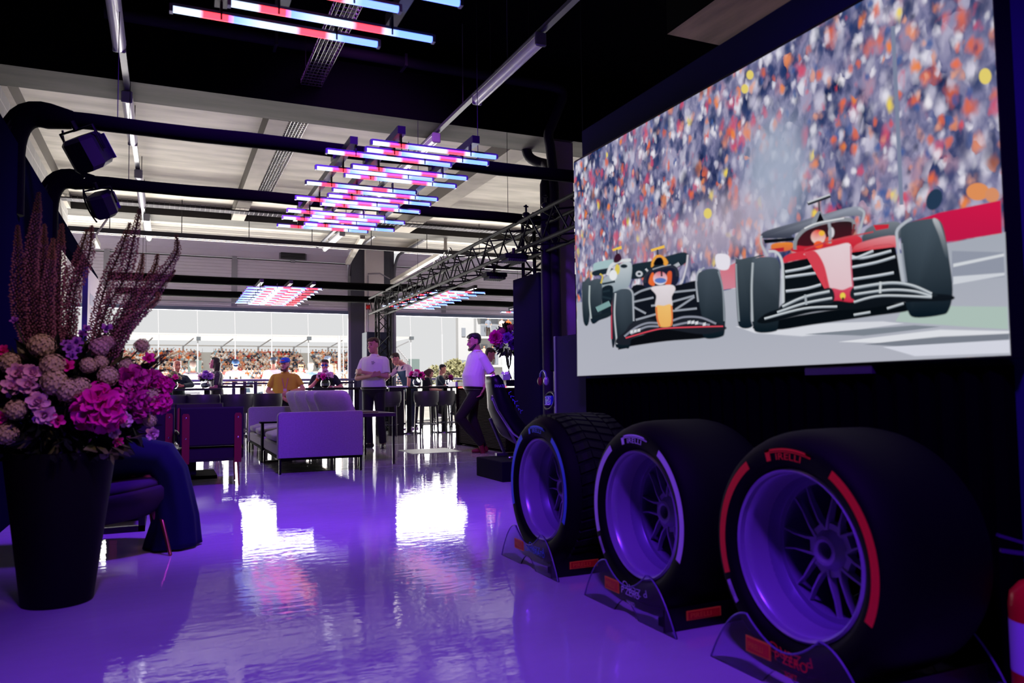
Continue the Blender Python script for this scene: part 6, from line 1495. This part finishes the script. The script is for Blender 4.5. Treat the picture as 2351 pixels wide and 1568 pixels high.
# ------------------------------------------------------------------ outside: pit wall, stand, crowd, building, tree
t = M().box((-20, 40, 0), (60, 40.4, 1.15)); struct('wall_pit', t, mat('pit wall white', 'c8c6c4', .8))
tr = M().box((-90, 96, -.02), (120, 100, 1.4)); struct('wall_debris', tr, mat('far wall grey', '9a9aa0', .8))
GX0, GX1, GY = -12., 32.2, 103.
NR = 15; RD, RH, Z0 = .85, .32, 2.0
steps = M()
for r in range(NR+1): steps.box((GX0, GY+r*RD, 0), (GX1, GY+(r+1)*RD, Z0-.45+r*RH))
gs = thing('grandstand', 'long grandstand with a white roof beyond the pit lane', 'grandstand', (10, 103, 0))
steps.build('terrace', mat('terrace concrete', 'a8a8a6', .9), gs)
canopy = bpy.data.materials.new('translucent canopy'); canopy.use_nodes = True; nt = canopy.node_tree
tl_ = nt.nodes.new('ShaderNodeBsdfTranslucent'); tl_.inputs[0].default_value = (.95, .95, .94, 1); df_ = nt.nodes.new('ShaderNodeBsdfDiffuse'); df_.inputs[0].default_value = (.8, .78, .75, 1); ms_ = nt.nodes.new('ShaderNodeMixShader'); ms_.inputs[0].default_value = .3
nt.links.new(tl_.outputs[0], ms_.inputs[1]); nt.links.new(df_.outputs[0], ms_.inputs[2]); nt.links.new(ms_.outputs[0], nt.nodes['Material Output'].inputs[0])
ro = M().box((-40, 117.5, 7.35), (31.5, 117.8, 7.5)).box((-40, 104, 8.0), (31.5, 104.2, 8.2)); 
ro.build('roof_beams', mat('roof steel pale', 'c8c4c0', .6), gs)
rs = M().box((-40, 104.2, 8.15), (31.5, 117.8, 8.2)); rs.build('roof_sheet', canopy, gs)
for k in range(9):
    x = -8+k*5.0
    M().box((x-.12, 116.5, 0), (x+.12, 116.7, 7.4)).bar((x, 116.6, 7.2), (x+1.2, 112, 8.1), .12, .12).build('roof_post', mat('roof post grey', 'b0b0b4', .6), gs)
rb = M()
for k in range(30): rb.box((-12+k*1.5, 116.9, 5), (-11.95+k*1.5, 116.95, 7.0))
rb.build('rear_railing', mat('roof post grey', 'b0b0b4', .6), gs)
en = M()
for r in range(NR): en.bar((GX1+.1, GY+r*RD, Z0+r*RH-.4), (GX1+.1, GY+r*RD, Z0+r*RH+.8), .1, .1)
en.bar((GX1+.1, GY, Z0+.6), (GX1+.1, GY+NR*RD, Z0+NR*RH+.6), .1, .1); en.build('end_railing', mat('roof post grey', 'b0b0b4', .6), gs)
for (xa, xb, nm) in ((4.2, 5.6, 'a'), (17.6, 19.0, 'b')):
    s = M()
    for r in range(NR*2): s.box((xa, GY+r*RD/2-.02, Z0-.5+r*RH/2-.02), (xb, GY+(r+1)*RD/2, Z0-.42+(r+1)*RH/2))
    s.build('stair_aisle', mat('stair pale', 'c4c2be', .9), gs)
# crowd
cr = random.Random(3)
skc = mat('spectator skin', 'd8a688', .7); shirtc = objcol('spectator shirt'); hairc = mat('spectator hair', '4a3a34', .8)
def spect(arms):
    b = M()
    b.loft([[(w_*cos(a), d_*sin(a), z) for a in [2*pi*j/8 for j in range(8)]] for z, w_, d_ in ((-.05, .17, .13), (.2, .17, .12), (.42, .2, .11), (.5, .12, .08), (.54, .05, .05))], 0)
    for s in (-1, 1):
        b.tube([(s*.09, 0, .03), (s*.1, -.38, .06), (s*.1, -.42, -.3)], [.08, .065, .05], 6, 2)
        b.tube([(s*.2, 0, .45), (s*.25, -.06, .22)], [.06, .05], 6, 0)
        b.tube([(s*.25, -.06, .22), (s*(.1 if arms else .2), -.28, .2)], [.045, .035], 6, 1)
    b.ell((0, -.01, .66), (.085, .1, .12), 8, 6, 1); b.ell((0, .01, .70), (.092, .105, .1), 8, 5, 2)
    return b
SP = [spect(0), spect(1)]
def spect_up():
    b = M()
    b.loft([[(w_*cos(a), d_*sin(a), z) for a in [2*pi*j/8 for j in range(8)]] for z, w_, d_ in ((.78, .16, .12), (1.05, .16, .12), (1.3, .2, .11), (1.4, .12, .08), (1.45, .05, .05))], 0)
    for s in (-1, 1):
        b.tube([(s*.09, 0, .85), (s*.1, -.01, .45), (s*.1, .01, 0)], [.085, .065, .05], 6, 2)
        b.tube([(s*.2, 0, 1.34), (s*.26, -.04, 1.08)], [.06, .05], 6, 0); b.tube([(s*.26, -.04, 1.08), (s*.2, -.28, 1.02)], [.045, .035], 6, 1)
    b.ell((0, -.01, 1.56), (.085, .1, .12), 8, 6, 1); b.ell((0, .01, 1.60), (.092, .105, .1), 8, 5, 2)
    return b
stand_me = spect_up().mesh('spectator', [shirtc, skc, hairc], True)
seats = []
for r in range(NR):
    x = GX0+.3+cr.uniform(0, .2)
    while x < GX1-.25:
        if not (4.1 < x < 5.7 or 17.5 < x < 19.1) and cr.random() < .94: seats.append((x, GY+r*RD+.35, Z0-.42+r*RH+cr.uniform(0, .05)))
        x += .46+cr.uniform(-.03, .06)
pal3 = ['f0ece8', 'f0c8a8', 'e89878', 'e8e0d8', '4a5870', 'd86868', '3a4458', 'f0e8e0', 'd0c0b8', 'a8b8c4', 'f6f0ea', 'e0b8a0', '8890a0', 'f0dcc8', '2a3040', 'd08880', 'a0c0d0', 'f0f0f2', 'c8a890', 'f0a070', 'e8d8d0', 'f4f0ec', '20283a', '30384c', 'c04038', 'e8702c']
vis = [s for s in seats if -1.5 < s[0] < 29.2]
vis.sort(key=lambda s: (s[1], abs(s[0]-12)))
front = vis[:300]; fs_ = set(front)
protos = [sp_.mesh('spectator', [shirtc, skc, hairc], True) for sp_ in SP]
for i, p in enumerate(front):
    o = bpy.data.objects.new('spectator', protos[i % 2]); COL.objects.link(o); o.location = p; o.rotation_euler = (0, 0, cr.uniform(-.4, .4)); s = cr.uniform(.92, 1.08); o.scale = (s, s, s)
    o.color = (*rgb(cr.choice(pal3)), 1); tag(o, 'spectator seated in the lower rows of the far grandstand', 'person', 'spectators in the far grandstand')
cm = M()
cols = [mat('crowd '+h, h, .85) for h in pal3]
for p in seats:
    if p in fs_: continue
    b = SP[cr.randrange(2)]; a = cr.uniform(-.5, .5); s = cr.uniform(.9, 1.1); ci = cr.randrange(len(pal3)); o_ = len(cm.v); hm_ = cr.choice((len(pal3)+1, len(pal3)+1, cr.randrange(len(pal3))))
    cm.v += [(p[0]+(x*cos(a)-y*sin(a))*s, p[1]+(x*sin(a)+y*cos(a))*s, p[2]+z*s) for x, y, z in b.v]
    cm.f += [tuple(i+o_ for i in f) for f in b.f]; cm.m += [ci if q == 0 else (len(pal3) if q == 1 else hm_) for q in b.m]
o = cm.build('crowd', cols+[skc, hairc], None, smooth='all'); tag(o, 'dense crowd filling the upper rows of the far grandstand', 'crowd', kind='stuff')
# debris fence poles
for k, (px, box_) in enumerate(((365, 0), (455, 1), (541, 0), (625, 0), (709, 1), (789, 0), (944, 1), (1016, 0))):
    b_ = pY(px, 868, 42); tp = pY(px-1, 768, 42); t = thing('fence_pole', ['slim white fence pole nearest the left flowers', 'slim white fence pole with a grey box left of the patterned dress', 'slim white fence pole above the person with the phone', 'slim white fence pole left of the blue cap', 'slim white fence pole with a grey box over the man in sunglasses', 'slim white fence pole close to the door column', 'slim white fence pole with a grey box in the right door', 'slim pole standing alone before the tree'][k], 'pole', (b_.x, 42, 0), group='slim poles along the pit wall')
    M().tube([(b_.x, 42, 0), (tp.x, 42, tp.z)], .032, 8).build('pole_shaft', mat('pole white', 'c6c6ca', .5), t, smooth=True)
    if box_: M().box((tp.x-.06, 41.85, tp.z-.30), (tp.x+.14, 42.1, tp.z-.12)).build('pole_box', mat('pole box grey', '5a6066', .5), t)
    M().tube([(tp.x, 42, tp.z), (tp.x-.1, 42, tp.z+3.4)], .012, 5).build('stay_wire', mat('wire pale', 'cdcdd0', .5), t)
t = M().tube([(8.6, 50, 0), (8.6, 50, 4.4)], .10, 14); b_ = pY(779, 868, 50); 
for i, p in enumerate(t.v): t.v[i] = (p[0]-8.6+b_.x, p[1], p[2])
tag(t.build('round_column', mat('column pale', 'c8c8cc', .6), smooth=True), 'thick pale round column outside just left of the door column', 'column')
for (xx, zz, lab) in ((6.2, 1.0, 'grey green sign panel on the left stand stairs'), (30.2, 1.4, 'grey green sign panel at the end of the stand')): 
    p = pY(447, 840, 95) if xx < 10 else pY(950, 835, 95)
    tag(M().box((p.x-.7, 94.8, p.z-.75), (p.x+.7, 95, p.z+.6)).build('sign_panel', mat('sign grey green', '6e7e7c', .6), None), lab, 'sign')
# pit building on the right
bw = thing('building', 'white building with balconies and windows beyond the right door', 'building', (32, 70, 0))
wm = mat('building white', 'b9babc', .8); gl = mat('window grey', '8a8f98', .2)
M().box((24.4, 62, 0), (60, 63.2, 20)).build('wall', wm, bw)
M().box((22.95, 62.6, 0), (24.4, 63.2, 14)).build('stair_tower', wm, bw)
for fl in range(4):
    z = 2.9+fl*2.45
    M().box((24.3, 61, z-.2), (60, 62, z)).build('balcony_slab', wm, bw)
    r = M().tube([(24.4, 61.1, z+.95), (60, 61.1, z+.95)], .03, 5)
    for k in range(16): r.tube([(24.4+k*.5, 61.1, z), (24.4+k*.5, 61.1, z+.95)], .015, 4)
    r.build('balcony_rail', mat('rail grey', 'a8a8ac', .5), bw)
    for k in range(6): M().box((24.8+k*1.0, 61.95, z+.1), (25.4+k*1.0, 62.02, z+1.8)).build('window', gl, bw)
for k, z in enumerate((2.6, 5.4, 7.2)): M().box((23.25, 62.52, z), (23.6, 62.65, z+.75)).build('window', gl, bw)
people_b = [(24.9, 2.9), (25.7, 2.9), (26.6, 5.35), (27.2, 5.35), (25.1, 7.8), (26.0, 7.8), (27.1, 7.8), (25.3, 5.35)]
for i, (x, z) in enumerate(people_b):
    o = bpy.data.objects.new('spectator', stand_me); COL.objects.link(o); o.location = (x, 61.5, z); o.color = (*rgb(cr.choice(pal3)), 1)
    tag(o, 'spectator standing on a balcony of the white building', 'person', 'people on the white building balconies')
lf = M(); tb = M()
def tree(label, x, y, hgt, w_, colr, n):
    t = thing('tree', label, 'tree', (x, y, 0), group='trees beyond the stand')
    M().tube([(x, y, 0), (x+.1, y, hgt*.5), (x, y, hgt*.8)], [.2, .14, .05], 8).build('trunk', mat('bark', '5a4a3a', .9), t, smooth=True)
    l = M()
    for k in range(n):
        u = cr.uniform(0, 6.28); w2 = cr.uniform(-.9, 1); q = sqrt(1-w2*w2)*cr.uniform(.4, 1)
        leaf(l, (x+w_*q*cos(u), y+w_*q*sin(u), hgt*.62+hgt*.36*w2), (cr.uniform(-1, 1), cr.uniform(-1, 1), cr.uniform(-1, 1)), .32, .2)
    o = l.build('crown', mat(colr, 'a8a47c', .8, noise=.3, nscale=4), t)
p = pY(1045, 850, 60); tree('pale olive tree beyond the right garage door', p.x, 60, 3.25, 1.25, 'tree pale leaves', 1300)
p = pY(1000, 860, 64); tree('small pale tree at the low end of the stand', p.x, 64, 2.9, .9, 'tree pale leaves', 500)
p = pY(1078, 866, 58); tree('low bushy tree in front of the white building', p.x, 58, 2.3, .8, 'tree pale leaves', 500)
# parked car behind railing and planter boxes
t = thing('racing_car', 'teal grey racing car bodywork glimpsed through the railing', 'car', (3.0, 30, 0))
p = pY(596, 893, 24)
M().loft([[(p.x+xx, 24+yy*.5, p.z+zz) for xx, zz in ((-.5+.1*k, -.35), (.9-.2*k, -.35), (.9-.3*k, -.28+.1*k), (.1, -.1+.05*k), (-.4, -.2))] for k, yy in ((0, 0), (.5, .5), (0, 1.2))]).build('bodywork', mat('teal bodywork', '3a5060', .3), t)
M().loft([[(p.x-.42, 24.1, p.z-.1), (p.x-.25, 24.1, p.z-.1), (p.x-.3, 24.1, p.z+.22), (p.x-.42, 24.1, p.z+.25)], [(p.x-.42, 24.2, p.z-.1), (p.x-.25, 24.2, p.z-.1), (p.x-.3, 24.2, p.z+.22), (p.x-.42, 24.2, p.z+.25)]]).build('fin', mat('teal bodywork', '3a5060', .3), t)
M().box((p.x-.4, 24, 0), (p.x+.7, 24.5, p.z-.3)).build('floor_block', black, t)
for k, (xa, xb, lab) in enumerate(((1.55, 1.95, 'dark leafy plant box behind the railing below the phone'), (2.05, 2.75, 'dark leafy hedge box behind the railing left of the man in yellow'))):
    t = thing('plant_box', lab, 'plant', ((xa+xb)/2, 17.1, 0))
    M().box((xa, 17.0, .0), (xb, 17.3, .55)).build('box', mat('plant box lilac', '8a7a92', .5), t)
    l = M()
    for q in range(160): leaf(l, (cr.uniform(xa, xb), cr.uniform(17.0, 17.3), cr.uniform(.55, .8)), (cr.uniform(-1, 1), cr.uniform(-1, 1), cr.uniform(0, 1.2)), .1, .05)
    o = l.build('leaves', leafm, t)
# ------------------------------------------------------------------ light
w = bpy.data.worlds.new('sky'); sc.world = w; w.use_nodes = True
bg = w.node_tree.nodes['Background']; bg.inputs[0].default_value = (.74, .745, .75, 1); bg.inputs[1].default_value = 1.0
def lamp(name, kind, loc, tgt, power, col, **kw):
    l = bpy.data.lights.new(name, kind); l.energy = power; l.color = col
    for a, b in kw.items(): setattr(l, a, b)
    o = bpy.data.objects.new(name, l); COL.objects.link(o); o.location = loc
    o.rotation_euler = (V(tgt)-V(loc)).to_track_quat('-Z', 'Y').to_euler(); return o
lamp('sun', 'SUN', (0, 0, 60), (14, 52, 0), 6.0, (1, .97, .93), angle=.02)
# daylight through the two garage doors
lamp('daylight_door_left', 'AREA', (.7, 18.3, 1.45), (.7, 8, 2.3), 340, (1, .98, .95), shape='RECTANGLE', size=6.1, size_y=2.3, diffuse_factor=.22)
lamp('daylight_door_right', 'AREA', (6.7, 18.3, 1.45), (6.4, 8, 2.3), 210, (1, .98, .95), shape='RECTANGLE', size=3.6, size_y=2.3, diffuse_factor=.22)
# sunlit pit lane concrete bouncing light up onto the ceiling
lamp('bounce_door_left', 'AREA', (.7, 20.2, .1), (.7, 18.4, 6), 3900, (1, .95, .87), shape='RECTANGLE', size=6.4, size_y=3.6)
lamp('bounce_door_right', 'AREA', (6.8, 20.2, .1), (6.6, 18.4, 6), 2400, (1, .95, .87), shape='RECTANGLE', size=3.8, size_y=3.6)
# coloured wash lamps on the ceiling behind and above the camera
BV = (.20, .032, 1.)
lamp('wash_near', 'SPOT', (.1, .4, 4.0), (1.5, 2.5, 0), 800, BV, spot_size=rad(66), spot_blend=.5, shadow_soft_size=.2)
lamp('wash_mid', 'SPOT', (1.0, 4.6, 4.4), (1.4, 8.0, 0), 1500, BV, spot_size=rad(95), spot_blend=.6, shadow_soft_size=.3)
lamp('wash_far', 'SPOT', (1.6, 6.0, 4.3), (2.6, 13, 1.0), 520, (.62, .16, 1.), spot_size=rad(70), spot_blend=.7, shadow_soft_size=.2)
lamp('wash_flowers', 'SPOT', (.5, 1.0, 3.2), (-.44, 4.0, 1.05), 150, (1., .46, .62), spot_size=rad(25), spot_blend=.9, shadow_soft_size=.1)
